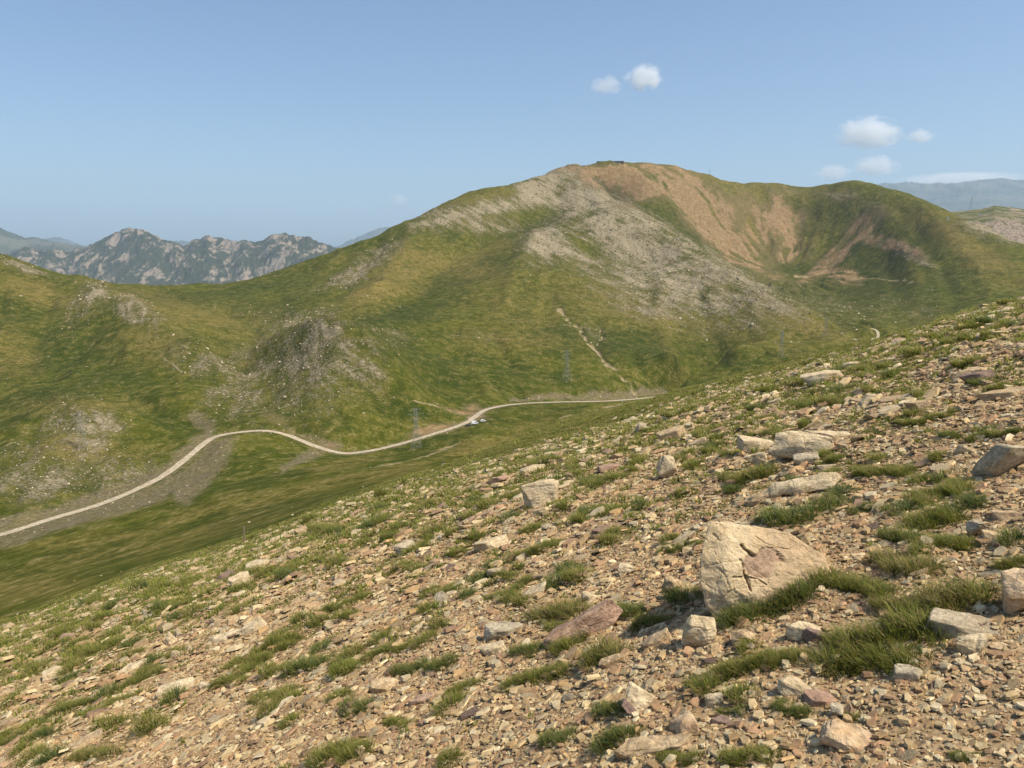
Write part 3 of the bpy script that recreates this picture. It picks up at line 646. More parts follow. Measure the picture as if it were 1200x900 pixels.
# second ridge with a scree face, behind the right flank
t = NT_('scree_ridge'); p = t.pos(); n1 = t.noise(t.mapv(p, (1, 1, .6)), .02, 7, .7, .5); n2 = t.noise(p, .15, 4)
sp_ = t.new('ShaderNodeSeparateXYZ'); t.L(t.new('ShaderNodeNewGeometry').outputs['Normal'], sp_.inputs[0])
fk = t.ss(t.math('ADD', n1, t.math('MULTIPLY', sp_.outputs[2], -.8)), -.30, -.16)
M_ridge2 = t.done(t.mix(fk, t.mix(t.ss(n1, .4, .6), (.075, .085, .022, 1), (.16, .14, .05, 1)), t.mix(t.ss(n2, .35, .65), (.15, .115, .085, 1), (.33, .26, .20, 1))), .95, t.bump(n1, .5, 8), spec=.05)
def ridge2():
    crest = np.array([(1060, 262), (1085, 252), (1105, 249), (1120, 248), (1150, 245), (1166, 241), (1185, 243), (1205, 246), (1260, 246), (1330, 250)], float)
    ct_, ce = te(crest[:, 0], crest[:, 1]); t_ = np.linspace(ct_[0], ct_[-1], 260); f = np.linspace(0, 1.5, 150)
    T, Q = np.meshgrid(t_, f, indexing='xy'); Y0, Y1 = 2150, 2750
    YY = Y0 + (Y1 - Y0) * Q; X = T * YY; Ec = np.interp(T, ct_, ce)
    # plateau from a bench (road) to the crest, steep scree below it
    _, eb = te(1160, 258); _, elow = te(1160, 330)
    prof = np.interp(Q, [0, .45, .5, 1, 1.5], [0, .80, .82, 1, .6])
    e = np.where(Q < 1, elow + (Ec - elow) * prof, Ec + (Q - 1) * .1)
    z = -e * YY + (ridged(X / 60, YY / 120, 5, 97) * 9 + fbm(X / 12, YY / 12, 3, 98) * 1.5) * np.interp(Q, [0, .1, .44, .5, 1.5], [1, 1, 1, .12, .12])
    lp, cc = grid_loops(150, 260)
    return tag(link('scree_ridge', mesh_np('scree_ridge', np.c_[X.ravel(), YY.ravel(), z.ravel()], lp, cc, M_ridge2, smooth=True)), 'grassy ridge with grey scree face behind the right flank', kind='structure'), (X, YY, z)
_, R2 = ridge2()
# lowland under everything, out to the horizon
a = np.linspace(0, 2 * math.pi, 64, endpoint=False); V = [(0, 9000, -930)]; rr = [3000, 12000, 36000]
for r_ in rr: V += [(r_ * math.cos(q), 9000 + r_ * math.sin(q), -930) for q in a]
bm = bmesh.new(); bv = [bm.verts.new(v) for v in V]
for k in range(64): bm.faces.new((bv[0], bv[1 + k], bv[1 + (k + 1) % 64]))
for r_ in range(2):
    for k in range(64): bm.faces.new((bv[1 + r_ * 64 + k], bv[65 + r_ * 64 + k], bv[65 + r_ * 64 + (k + 1) % 64], bv[1 + r_ * 64 + (k + 1) % 64]))
me = bpy.data.meshes.new('lowland'); bm.to_mesh(me); bm.free(); me.materials.append(M_range)
tag(link('ground', me), 'hazy lowland plain under the mountains', kind='structure')

# ------------------------------------------------------------------ near hillside
CONT = np.array([c0, -c1]); CONT = CONT / np.linalg.norm(CONT)          # along the contour
CONT_A = math.atan2(CONT[1], CONT[0])
def uv(x, y):
    return x * CONT[0] + y * CONT[1], -x * CONT[1] + y * CONT[0]
def near_d(x, y):
    x = np.asarray(x, float); y = np.asarray(y, float)
    u, v = uv(x, y)
    fa = 1 + .03 * np.clip(y, 0, 60)
    d = fbm(u / 2.6, v / 1.3, 3, 201) * .085 + fbm(u / .5, v / .3, 3, 202) * .03
    return d * fa + fbm(x * 7, y * 7, 2, 203) * .006 + gnoise(x / 9, y / 9, 204) * .16 * sstep(y, 6, 20)
def ground_n(x, y):
    return near_z(x, y) + near_d(x, y)
def grass_f(x, y):
    """how grassy the hillside is, 0..1"""
    u, v = uv(np.asarray(x, float), np.asarray(y, float))
    s = 1 + .035 * np.clip(y, 0, 50)
    n = fbm(u / (1.25 * s), v / (.5 * s), 3, 211) * (1 - .45 * sstep(y, 8, 25)) + .6 * fbm(u / .55, v / .28, 2, 212)
    g = sstep(n + .07 + .33 * sstep(y, 5.5, 16), .02, .34) * (.25 + .75 * sstep(y, 4.0, 6.0))
    return g
# the stony part ends where the olive turf takes over towards the crest
STONY = np.array([(-200, 790), (0, 737), (100, 694), (200, 659), (285, 636), (390, 592), (480, 563), (600, 528), (700, 499), (800, 466), (900, 436), (960, 418), (1020, 402), (1100, 375), (1200, 345), (1400, 280)], float)
def stony_f(x, y, soft=10):
    t = x / np.maximum(y, .3); e = -near_z(x, y) / np.maximum(y, .3)
    px, py = to_pixel(t, e)
    return sstep(py - np.interp(px, STONY[:, 0], STONY[:, 1]) + 4 * fbm(x / 3, y / 3, 2, 215), -1, soft) 
def hit_near(px, py):
    t, e = te(px, py); ys = np.exp(np.linspace(math.log(1.2), math.log(75), 1600))
    z = ground_n(t * ys, ys)
    k = np.argmax(-z / ys <= e) if np.any(-z / ys <= e) else int(np.argmin(-z / ys))
    return Vector((float(t * ys[k]), float(ys[k]), float(z[k])))
def px_m(p):
    """metres per image pixel at point p"""
    return (CP * p.y - SP * p.z) / F
EXPO = (.36, .245, .15)
def near_material():
    t = NT_('stony_ground'); p = t.pos()
    g = t.attr('grass'); tf = t.attr('turf')
    n1 = t.noise(p, .9, 5, .6); n2 = t.noise(p, 7, 6, .7); n3 = t.noise(p, 38, 4, .7)
    vc = t.voro(p, 26, out='Color'); vd = t.voro(p, 26); hs = t.sep(vc)
    dirt = t.mix(t.ss(n2, .3, .7), (.25, .165, .088, 1), (.42, .30, .165, 1))
    dirt = t.mix(t.ss(n1, .4, .65, 0, .6), dirt, (.31, .195, .11, 1))
    peb = t.mix(hs[0], (.27, .19, .11, 1), (.50, .39, .24, 1))
    dirt = t.mix(t.math('MULTIPLY', t.ss(vd, .55, .25), t.ss(hs[1], .35, .5)), dirt, peb)
    dirt = t.mul(dirt, t.ss(n3, .25, .75, .7, 1.25))
    tur = t.mix(t.ss(n2, .35, .65), (.075, .080, .018, 1), (.17, .145, .045, 1))
    c = t.mix(t.math('MULTIPLY', t.ss(t.math('ADD', g, t.math('MULTIPLY', t.math('SUBTRACT', n2, .5), .9)), .35, .8), .8), dirt, tur)
    far_t = t.mix(t.ss(n1, .35, .65), (.085, .083, .019, 1), (.145, .122, .038, 1))
    far_t = t.mul(far_t, t.ss(n2, .3, .7, .75, 1.25))
    c = t.mix(tf, c, far_t)
    h = t.math('ADD', t.math('MULTIPLY', n2, .5), t.math('ADD', t.math('MULTIPLY', n3, .25), t.math('MULTIPLY', t.ss(vd, .5, 0), .5)))
    return t.done(c, .95, t.bump(h, .6, .03), spec=.08)
M_near = near_material()
nr_, nc_ = 720, 880
tn = np.r_[np.linspace(-1.5, -.86, 60), np.linspace(-.85, .85, nc_ - 120), np.linspace(.86, 1.5, 60)]
sN = np.linspace(0, 1, nr_)
yend = ystar(np.clip(tn, -.9, .9)) * 1.33
lnr = np.log(5.2) + sN[:, None] * (np.log(yend + 8.2) - np.log(5.2))[None]
Yn = np.exp(lnr) - 8.2
row_a = np.linspace(-4, 1.2, 50)[:, None] * np.ones((1, nc_)); 
row_b = np.exp(np.log(1.25) + np.linspace(0, 1, nr_ - 50)[:, None] * (np.log(yend) - np.log(1.25))[None])
Yn = np.vstack([row_a, row_b]); wN = .5 * (Yn + np.sqrt(Yn * Yn + 3))
Xn = tn[None] * wN
Zn = ground_n(Xn, Yn)
gN = grass_f(Xn, Yn); sF = np.where(Yn > 3, stony_f(Xn, Yn, 7), 1.0)
V = np.c_[Xn.ravel(), Yn.ravel(), Zn.ravel()]
lp, ct = grid_loops(nr_, nc_)
me = mesh_np('hillside', V, lp, ct, M_near, {'grass': gN.ravel().astype(np.float32), 'turf': (1 - sF).ravel().astype(np.float32)}, smooth=True)
tag(link('hillside', me), 'steep stony hillside rising to the right', kind='structure')
print('near', len(V), round(time.time() - T0, 1))

# ------------------------------------------------------------------ stone materials and shapes
def stone_mat(name, c_a, c_b, c_dark, streak=(1, 1, 3), scale=9, stain=None, spots=0.5):
    t = NT_(name); ob = t.obj(); rnd = t.new('ShaderNodeObjectInfo').outputs['Random']
    off = t.new('ShaderNodeVectorMath', operation='ADD'); t.L(ob, off.inputs[0]); sc_ = t.new('ShaderNodeCombineXYZ'); [t.val(sc_.inputs[i], t.math('MULTIPLY', rnd, 37.0 + i * 11)) for i in range(3)]; t.L(sc_.outputs[0], off.inputs[1])
    q = off.outputs[0]; qs = t.mapv(q, streak)
    n1 = t.noise(qs, scale, 6, .65, .3); n2 = t.noise(q, scale * 5, 5, .7); n3 = t.noise(q, scale * .35, 3)
    c = t.mix(t.ss(n1, .38, .60), c_a, c_b)
    n4 = t.noise(q, scale * 1.6, 6, .7, .8); c = t.mix(t.ss(n4, .56, .66, 0, .55), c, t.mul(c_b, .62))
    if stain: c = t.mix(t.ss(n3, .5, .62, 0, .75), c, stain)
    c = t.mix(t.ss(n2, .34, .22, 0, spots), c, c_dark)                     # dark lichen and pits
    vd = t.voro(t.mapv(q, (1, 1, 1.6)), scale * .55, 'DISTANCE_TO_EDGE')
    c = t.mix(t.math('MULTIPLY', t.ss(vd, .018, .003, 0, .4), t.ss(n3, .5, .6)), c, c_dark)
    c = t.mul(c, t.ss(n2, .3, .7, .70, 1.2))
    h = t.math('ADD', t.math('MULTIPLY', n1, .6), t.math('ADD', t.math('MULTIPLY', n2, .3), t.ss(vd, 0, .05, 0, .10)))
    h = t.math('ADD', h, t.math('MULTIPLY', n4, .5))
    return t.done(c, .92, t.bump(h, 1.0, .028), spec=.1)
MS = {
 'cream': stone_mat('cream_stone', (.50, .385, .23, 1), (.68, .545, .35, 1), (.17, .12, .075, 1)),
 'tan': stone_mat('tan_stone', (.42, .295, .165, 1), (.57, .42, .25, 1), (.13, .09, .06, 1)),
 'grey': stone_mat('grey_stone', (.36, .29, .19, 1), (.54, .45, .31, 1), (.11, .09, .07, 1)),
 'pink': stone_mat('pinkish_stone', (.36, .225, .155, 1), (.47, .32, .22, 1), (.14, .085, .06, 1)),
 'orange': stone_mat('orange_stone', (.50, .335, .185, 1), (.62, .46, .29, 1), (.17, .10, .06, 1), stain=(.42, .25, .14, 1)),
 'purple': stone_mat('purplish_stone', (.21, .145, .115, 1), (.29, .20, .155, 1), (.10, .07, .055, 1)),
}
from mathutils import noise as mn
def stone_bm(kind, dims, seed, cuts=2, amp=.05):
    """angular weathered stone; dims = full width, depth, height in metres"""
    r = random.Random(seed); sx, sy, sz = [d / 2 for d in dims]
    bm = bmesh.new(); n = {'slab': 20, 'block': 22, 'wedge': 16, 'shard': 14}[kind]
    for i in range(n):
        v = Vector((r.uniform(-1, 1), r.uniform(-1, 1), r.uniform(-1, 1)))
        if kind == 'slab':
            a = r.uniform(0, 2 * math.pi); q = r.uniform(.75, 1.05); v = Vector((math.cos(a) * q, math.sin(a) * q, r.choice((-1, 1)) * r.uniform(.55, 1)))
        elif kind == 'block':
            v.normalize(); m_ = max(abs(c) for c in v); v = v.lerp(v / m_, .7) * r.uniform(.85, 1.02)
        elif kind == 'wedge':
            a = r.uniform(0, 2 * math.pi); h_ = r.uniform(-1, 1); q = (1 - .42 * (h_ + 1)) * r.uniform(.8, 1); v = Vector((math.cos(a) * q, math.sin(a) * q, h_))
        else:
            a = r.uniform(0, 2 * math.pi); q = r.uniform(.6, 1); v = Vector((math.cos(a) * q * r.uniform(.6, 1.05), math.sin(a) * q, r.uniform(-1, 1)))
        bm.verts.new((v.x * sx, v.y * sy, v.z * sz))
    g = bmesh.ops.convex_hull(bm, input=bm.verts)
    bmesh.ops.delete(bm, geom=[e for e in g['geom_interior'] if isinstance(e, bmesh.types.BMVert)], context='VERTS')
    bmesh.ops.dissolve_limit(bm, angle_limit=math.radians(9), verts=bm.verts, edges=bm.edges)
    bmesh.ops.bevel(bm, geom=list(bm.edges), offset=min(dims) * .045, segments=1, affect='EDGES', clamp_overlap=True)
    bmesh.ops.triangulate(bm, faces=bm.faces)
    L_ = max(dims)
    for _ in range(cuts + 1):
        ed = [e for e in bm.edges if e.calc_length() > L_ / (4 * 2 ** cuts)]
        if ed: bmesh.ops.subdivide_edges(bm, edges=ed, cuts=1, use_grid_fill=True)
        bmesh.ops.triangulate(bm, faces=bm.faces)
    bm.normal_update(); off = Vector((seed * 1.37, seed * .71, 3))
    md = min(dims)
    for v in bm.verts:
        p = Vector((v.co.x / L_, v.co.y / L_, v.co.z / L_))
        d = (mn.fractal(p * 3.2 + off, .9, 2.1, 4) * 1.1 + mn.noise(Vector((p.x * 3, p.y * 3, p.z * 26)) + off) * .55) * amp * (md * .65 + L_ * .22)
        c = mn.voronoi(p * 3.4 + off)[0]; d -= max(0, .09 - (c[1] - c[0])) * amp * 4.0 * md
        v.co += v.normal * d
    bm.normal_update(); return bm
def bm_obj(name, bm, mat, parent=None, smooth=False):
    me = bpy.data.meshes.new(name)
    if smooth:
        for f in bm.faces: f.smooth = True
    bm.to_mesh(me); bm.free(); me.materials.append(mat)
    if smooth: me.set_sharp_from_angle(angle=math.radians(32))
    return link(name, me, parent)
FOOT = []           # (x, y, radius) of the placed stones
def set_stone(name, label, px, py, w, h, kind='block', roll=0, mat='cream', depth=None, seed=1, sink=.14, yaw=0, pitch=0, cat='stone', group=None, amp=.05, cuts=2):
    """px, py: image pixel at the middle of the stone; w, h: its width and height in image pixels."""
    base = hit_near(px, min(py + h * .42, 899 + 60)); m_ = px_m(base)
    W_, H_ = w * m_, h * m_
    r_ = math.radians(roll); c_, s_ = abs(math.cos(r_)), abs(math.sin(r_))
    D_ = depth * m_ if depth else W_ * .62
    bm = stone_bm(kind, (W_, D_, H_), seed, cuts, amp)
    o = bm_obj(name, bm, MS[mat], smooth=True)
    tx, ex = te(px, py); # direction through the middle
    up = Vector((0, SP, CP))
    k = Vector((float(tx), 1, -float(ex)))
    # centre: on the line of sight through its middle, a little behind the foot
    cy_ = base.y + D_ * .30
    o.location = k * cy_
    g_ = float(ground_n(o.location.x, o.location.y))
    o.location.z = max(min(o.location.z, g_ + H_ * .5 * (1 - sink)), g_ - H_ * .25)
    yaw0 = -math.atan2(o.location.x, o.location.y)
    o.rotation_mode = 'QUATERNION'
    q = Quaternion((0, 0, 1), yaw0 + math.radians(yaw)) @ Quaternion((1, 0, 0), math.radians(pitch)) @ Quaternion((0, 1, 0), -r_)
    o.rotation_quaternion = q
    tag(o, label, cat, group)
    FOOT.append((o.location.x, o.location.y, W_ * .5 * c_ + H_ * .3, D_ * .5))
    return o

# the big boulder: its outline, a leaning face with a pit of cracks and a pinkish patch
def big_boulder():
    base = hit_near(880, 716); m_ = px_m(base); y0 = base.y
    def at(px, py, back=0):
        t, e = te(px, py); y = y0 + back; return Vector((t * y, y, -e * y))
    front = [(838, 725, -.01), (858, 728, -.02), (900, 726, .0), (940, 712, .05), (962, 692, .10), (974, 672, .16), (966, 652, .20), (925, 625, .20), (882, 619, .17), (853, 612, .14), (834, 613, .13), (826, 632, .09), (820, 655, .05), (822, 690, .0), (829, 712, -.01)]
    mid = [(846, 660, .0), (858, 690, -.045), (880, 700, -.045), (900, 640, .10), (850, 630, .07), (905, 690, .0), (872, 668, .0)]
    bm = bmesh.new()
    for px, py, b in front + mid: bm.verts.new(at(px, py, b))
    for px, py, b in front:
        p = at(px * .86 + 890 * .14, py * .9 + 668 * .1 - 1, b + .34); bm.verts.new(p)
    g = bmesh.ops.convex_hull(bm, input=bm.verts)
    bmesh.ops.delete(bm, geom=[e for e in g['geom_interior'] if isinstance(e, bmesh.types.BMVert)], context='VERTS')
    bmesh.ops.triangulate(bm, faces=bm.faces)
    for lim in (.12, .06, .03, .015, .0085):
        ed = [e for e in bm.edges if e.calc_length() > lim]
        bmesh.ops.subdivide_edges(bm, edges=ed, cuts=1, use_grid_fill=True); bmesh.ops.triangulate(bm, faces=bm.faces)
    for _ in range(1): bmesh.ops.smooth_vert(bm, verts=bm.verts, factor=.5, use_axis_x=True, use_axis_y=True, use_axis_z=True)
    bm.normal_update()
    crk = [([(869, 640), (874, 646), (883, 652)], 1.6, .05), ([(867, 657), (869, 662)], 1.3, .04), ([(870, 660), (872, 674), (876, 681), (880, 693)], .9, .045), ([(874, 676), (876, 679)], 1.8, .05), ([(858, 677), (874, 676), (888, 679), (899, 686)], .7, .03), ([(836, 626), (843, 634)], .8, .012),
           ([(912, 650), (918, 659)], .8, .016), ([(842, 666), (849, 673)], .5, .009), ([(851, 676), (855, 690)], .5, .008), ([(885, 630), (905, 642), (925, 644)], .6, .008)]
    st_ = bm.verts.layers.float.new('stain')
    pts_ = np.array([v.co[:] for v in bm.verts]); qx, qy = to_pixel(pts_[:, 0] / pts_[:, 1], -pts_[:, 2] / pts_[:, 1])
    jx = qx + 2.5 * fbm(pts_[:, 0] * 18, pts_[:, 2] * 18, 2, 5); jy = qy + 2.5 * fbm(pts_[:, 0] * 18, pts_[:, 2] * 18, 2, 6)
    dep = np.zeros(len(pts_))
    for pl, wd, d_ in crk:
        dep = np.maximum(dep, d_ * np.clip(.75 + .8 * fbm(pts_[:, 0] * 25 + 3, pts_[:, 2] * 25, 2, 8), .1, 1.2) * m_line(qx + 1.0 * fbm(pts_[:, 0] * 60, pts_[:, 2] * 60, 2, 7), qy, [(pl, wd, 1.0)]))
    # the pinkish block stands back a little
    pink = m_ell(jx, jy, [(888, 664, 19, 13, 25, 1.0), (905, 650, 16, 8, 20, .8)]); blk = sstep(pink, .35, .5)
    for i, v in enumerate(bm.verts):
        p = Vector(pts_[i]); n = v.normal
        d = mn.fractal(p * 6, .9, 2.1, 3) * .006 + mn.fractal(p * 34, .8, 2.1, 3) * .0035 + (mn.voronoi(p * 14)[0][0] - .3) * .012
        c = mn.voronoi(p * 9)[0]; d -= max(0, .035 - (c[1] - c[0])) * .16
        d -= blk[i] * .010
        v.co += n * d + Vector((0, 1, -.15)) * dep[i] * (1 if n.y < .2 else 0)
        v[st_] = float(pink[i])
    t = NT_('boulder_stone'); q = t.obj(); s_ = t.attr('stain')
    n1 = t.noise(q, 6, 6, .65, .4); n2 = t.noise(q, 34, 6, .72); n3 = t.noise(q, 90, 3, .7)
    c = t.mix(t.ss(n1, .36, .64), (.60, .45, .26, 1), (.72, .57, .36, 1))
    sx = t.new('ShaderNodeSeparateXYZ'); t.L(q, sx.inputs[0])
    c = t.mix(t.math('MULTIPLY', t.ss(t.math('ADD', sx.outputs[0], t.math('MULTIPLY', n1, .25)), base.x + .08, base.x + .30), .7), c, (.50, .35, .21, 1))
    c = t.mix(t.ss(s_, .3, .55, 0, .9), c, t.mix(n1, (.34, .225, .155, 1), (.47, .32, .215, 1)))
    c = t.mix(t.ss(n2, .33, .24, 0, .45), c, (.17, .12, .075, 1)); c = t.mul(c, t.ss(n2, .3, .7, .84, 1.14))
    c = t.mix(t.ss(n3, .62, .75, 0, .5), c, (.70, .60, .44, 1))
    h = t.math('ADD', t.math('MULTIPLY', n2, .6), t.math('MULTIPLY', n3, .25))
    n5 = t.noise(q, 13, 7, .72, .8); c = t.mix(t.ss(n5, .55, .66, 0, .4), c, t.mul(c, .62)); h = t.math('ADD', h, t.math('MULTIPLY', n5, .9))
    m = t.done(c, .92, t.bump(h, 1.0, .022), spec=.1)
    me = bpy.data.meshes.new('big_boulder')
    for f in bm.faces: f.smooth = True
    o_ = Vector((base.x, base.y + .12, base.z))
    bm.to_mesh(me); bm.free(); me.materials.append(m); me.set_sharp_from_angle(angle=math.radians(40))
    o = link('boulder', me)
    tag(o, 'big cream boulder with dark cracks and a pinkish patch on its leaning face', 'boulder')
    for fx in (-.22, -.08, .06, .2): FOOT.append((base.x + fx, base.y + .18, .17, .2))
    return o
big_boulder()

S = set_stone
S('boulder', 'orange brown boulder with a black shaded left side, behind the flat grey slab', 1196, 694, 44, 62, 'block', 8, 'orange', 60, 11)
S('stone_slab', 'flat grey slab lying below the largest grass patch', 1132, 737, 104, 27, 'slab', 0, 'grey', 60, 12, amp=.07)
S('stone', 'pale block tucked under the right end of the flat grey slab', 1140, 757, 34, 26, 'block', 20, 'cream', 26, 13)
S('stone_slab', 'long brown slab just below the flat grey slab and its pale block', 1183, 762, 50, 12, 'slab', 6, 'tan', 26, 141)
S('stone_slab', 'tilted light grey slab on the steep slope above the grass', 1182, 549, 84, 24, 'slab', 38, 'grey', 96, 14, sink=-.9, pitch=-58)
S('stone_slab', 'large pale slab with a sharp left edge, resting on small rocks', 938, 523, 84, 38, 'block', 2, 'cream', 60, 15, pitch=-14, sink=.05)
S('stone_slab', 'pale pointed slab leaning left of the large sharp edged slab', 883, 521, 48, 20, 'slab', -8, 'cream', 34, 16, sink=-.2)
S('stone', 'triangular cream rock beneath the pale pointed slab, above grass', 890, 538, 44, 24, 'wedge', -28, 'cream', 26, 17)
S('stone', 'flat cream rock at the upper right end of the large sharp edged slab', 972, 513, 54, 16, 'slab', 2, 'cream', 30, 18)
S('stone', 'small grey broken rock under the right end of the large sharp edged slab', 945, 537, 32, 16, 'block', 12, 'grey', 22, 181)
S('rock_outcrop', 'long low pale outcrop slanting uphill through the grass', 942, 569, 132, 26, 'shard', 19, 'cream', 34, 19, amp=.09)
S('rock_outcrop', 'brownish weathered outcrop at the lower left end of the long low pale outcrop', 893, 584, 46, 17, 'block', 26, 'tan', 26, 191, amp=.09)
S('stone_slab', 'long reddish brown slab slanting between two grass tufts', 678, 736, 122, 32, 'slab', 34, 'pink', 50, 20, amp=.08, pitch=-18)
S('stone', 'small slanting grey brown stone beside the long reddish slab', 768, 752, 44, 17, 'slab', 38, 'tan', 22, 21, sink=-.1)
S('stone', 'flat brown stone with dark underside at the foot of yellow grass', 717, 776, 36, 11, 'slab', 25, 'tan', 18, 211, sink=-.1)
S('boulder', 'squarish cream block directly left below the big cracked boulder', 820, 742, 44, 42, 'block', 4, 'cream', 34, 22)
S('rock_outcrop', 'brown half buried outcrop left of the big cracked boulder', 790, 688, 66, 36, 'wedge', 12, 'tan', 50, 23, amp=.08)
S('boulder', 'orange block set in the bottom ledge of dark rock', 802, 853, 42, 25, 'block', 24, 'orange', 34, 24)
S('rock_outcrop', 'long grey brown ledge slanting along the bottom edge', 765, 876, 105, 20, 'slab', 17, 'tan', 34, 25, amp=.1)
S('stone', 'thin dark slab standing on edge beside a green tuft near the bottom', 744, 834, 42, 9, 'slab', -44, 'purple', 26, 26, sink=-.6)
S('rock_outcrop', 'flat cream patch of bedrock above the thin dark slab', 748, 818, 36, 30, 'slab', -20, 'cream', 30, 27, sink=.5, pitch=-25)
S('boulder', 'wide orange cream rock with jagged lower edge near the bottom', 1001, 866, 84, 30, 'block', -4, 'orange', 44, 28, amp=.09)
S('stone', 'orange pink flat stone overhanging a dark hollow', 961, 820, 44, 17, 'slab', -4, 'pink', 30, 29, sink=-.5)
S('stone', 'pale ridged stone above the orange pink overhanging stone', 930, 806, 38, 22, 'block', -14, 'cream', 26, 30)
S('stone', 'light dome topped stone with purple front in the gravel hollow', 944, 741, 46, 20, 'slab', 0, 'cream', 30, 31)
S('stone', 'purple brown stone leaning on the light dome topped stone', 955, 746, 30, 18, 'slab', -6, 'purple', 14, 311)
S('stone', 'rounded grey stone at the lower edge of the largest grass patch', 1064, 790, 34, 22, 'block', 0, 'grey', 24, 32)
S('stone', 'greenish grey pebble beside the orange pink overhanging stone', 980, 834, 18, 17, 'block', 0, 'grey', 16, 321)
S('stone', 'grey brown stone among grass at the foot of the big cracked boulder', 870, 747, 30, 18, 'block', 10, 'tan', 20, 33)
S('stone', 'split cream stone beside small tuft, above the bottom ledge', 838, 821, 30, 16, 'block', 16, 'cream', 18, 34)
S('stone', 'dark brown flake wedged under the small tuft above the bottom ledge', 847, 845, 40, 9, 'slab', -6, 'purple', 18, 341)
S('stone', 'flat cream stone right of the tuft row above the orange block', 824, 790, 26, 8, 'slab', 12, 'cream', 16, 342)
S('boulder', 'pale rounded boulder standing alone in the middle of the slope', 633, 579, 52, 36, 'block', 8, 'cream', 34, 35, sink=.1, pitch=-15)
S('boulder', 'white angular rock on the slope below the grassy crest', 784, 548, 30, 28, 'block', -12, 'cream', 22, 36, sink=-.25)
S('stone_slab', 'brown tilted slab left of the white angular rock, higher up', 786, 509, 38, 15, 'slab', 24, 'tan', 24, 361)
S('stone', 'long pale stone pointing downhill above a grass tuft, mid slope', 577, 636, 48, 16, 'slab', 17, 'cream', 26, 37)
S('stone', 'pale flat topped stone on the middle slope with dark lower side', 475, 643, 28, 16, 'slab', 12, 'grey', 20, 38)
S('stone_slab', 'grey rounded slab half sunk in gravel, centre of the slope', 590, 740, 58, 20, 'slab', 8, 'grey', 34, 39)
S('stone', 'rough cream stone below the grey rounded slab', 578, 762, 32, 15, 'slab', 18, 'cream', 22, 40)
S('stone', 'long pale stone slanting uphill on the left slope', 293, 737, 50, 17, 'shard', 32, 'cream', 22, 41)
S('stone', 'wide white stone with cracked face on the left slope', 205, 807, 48, 17, 'block', 4, 'cream', 26, 42)
S('stone', 'upright pale stone with rounded top on the left slope', 199, 748, 18, 20, 'wedge', 10, 'cream', 16, 43)
S('rock_outcrop', 'long pale outcrop half hidden by grass on the left slope', 153, 782, 78, 17, 'shard', 26, 'cream', 26, 44, amp=.08)
S('stone', 'pale tilted rock high on the left slope with a dark left side', 280, 681, 28, 16, 'slab', 14, 'cream', 22, 45)
S('stone', 'thin cream flake near the left crest', 302, 662, 36, 8, 'slab', 16, 'cream', 20, 46)
S('stone', 'pale rounded stone near the far left edge', 64, 790, 28, 14, 'block', 6, 'cream', 20, 47)
S('stone', 'small grey stone touching the wide white cracked stone', 240, 804, 14, 14, 'block', 20, 'grey', 12, 48)
S('rock_outcrop', 'dark stone standing in for the black shadow under the brown capstone on the upper right slope', 1146, 443, 44, 15, 'slab', 16, 'purple', 22, 49, sink=-.5)  # shadow of the overhang put into colour: a dark stone fills the opening
S('stone_slab', 'long brown capstone lying over the dark stone that stands in for its shadow', 1150, 434, 54, 8, 'slab', 13, 'tan', 34, 491, sink=-2.2)
S('stone_slab', 'broad tan slab with shaded front near the right edge', 1178, 462, 62, 13, 'slab', 14, 'tan', 34, 50, sink=-.2)
S('stone_slab', 'broad cream slab just below the right crest', 962, 443, 52, 13, 'slab', 12, 'cream', 34, 51, sink=-.1)
S('stone', 'cream rock mound on the upper right slope', 1020, 468, 44, 17, 'wedge', 8, 'cream', 28, 52)
S('stone_slab', 'grey tan slab with dark lower edge on the upper right slope', 1076, 475, 32, 12, 'slab', 12, 'tan', 20, 53, sink=-.2)
S('stone', 'reddish half buried rock beside the upper tufts on the right', 1128, 528, 40, 16, 'wedge', 16, 'cream', 24, 54)
S('stone', 'pale angular block in a pile of flat stones at the right', 1146, 620, 26, 26, 'block', 10, 'grey', 22, 55)
S('stone', 'flat ochre stone on the pile of flat stones at the right', 1182, 604, 36, 12, 'slab', 8, 'orange', 26, 56)
S('stone', 'brown stone at the lower end of the pile of flat stones', 1168, 630, 34, 10, 'slab', -8, 'tan', 20, 57)
S('stone', 'cream flake left of the long reddish slab, above the central tuft', 628, 694, 34, 11, 'slab', 30, 'cream', 18, 58)
S('stone', 'pale stone behind the central round tuft', 690, 700, 20, 12, 'block', -20, 'cream', 14, 59)
S('stone', 'square pale stone above the reddish slab, beside a blue green tuft', 735, 668, 24, 15, 'block', 4, 'cream', 16, 60)
S('stone', 'white stone on the left slope beside the diagonal row of tufts', 265, 748, 40, 10, 'slab', 10, 'cream', 20, 61)
S('stone', 'flat grey brown stone in the gravel at bottom left', 105, 868, 50, 12, 'slab', 14, 'tan', 24, 62, sink=.3)
S('stone', 'brown flat stone in gravel left of centre bottom', 450, 805, 42, 16, 'slab', 4, 'tan', 26, 63, sink=.2)
S('stone', 'long pinkish stone below centre, in open gravel', 495, 820, 40, 11, 'slab', 14, 'pink', 18, 64)
print('stones', len(FOOT), round(time.time() - T0, 1))

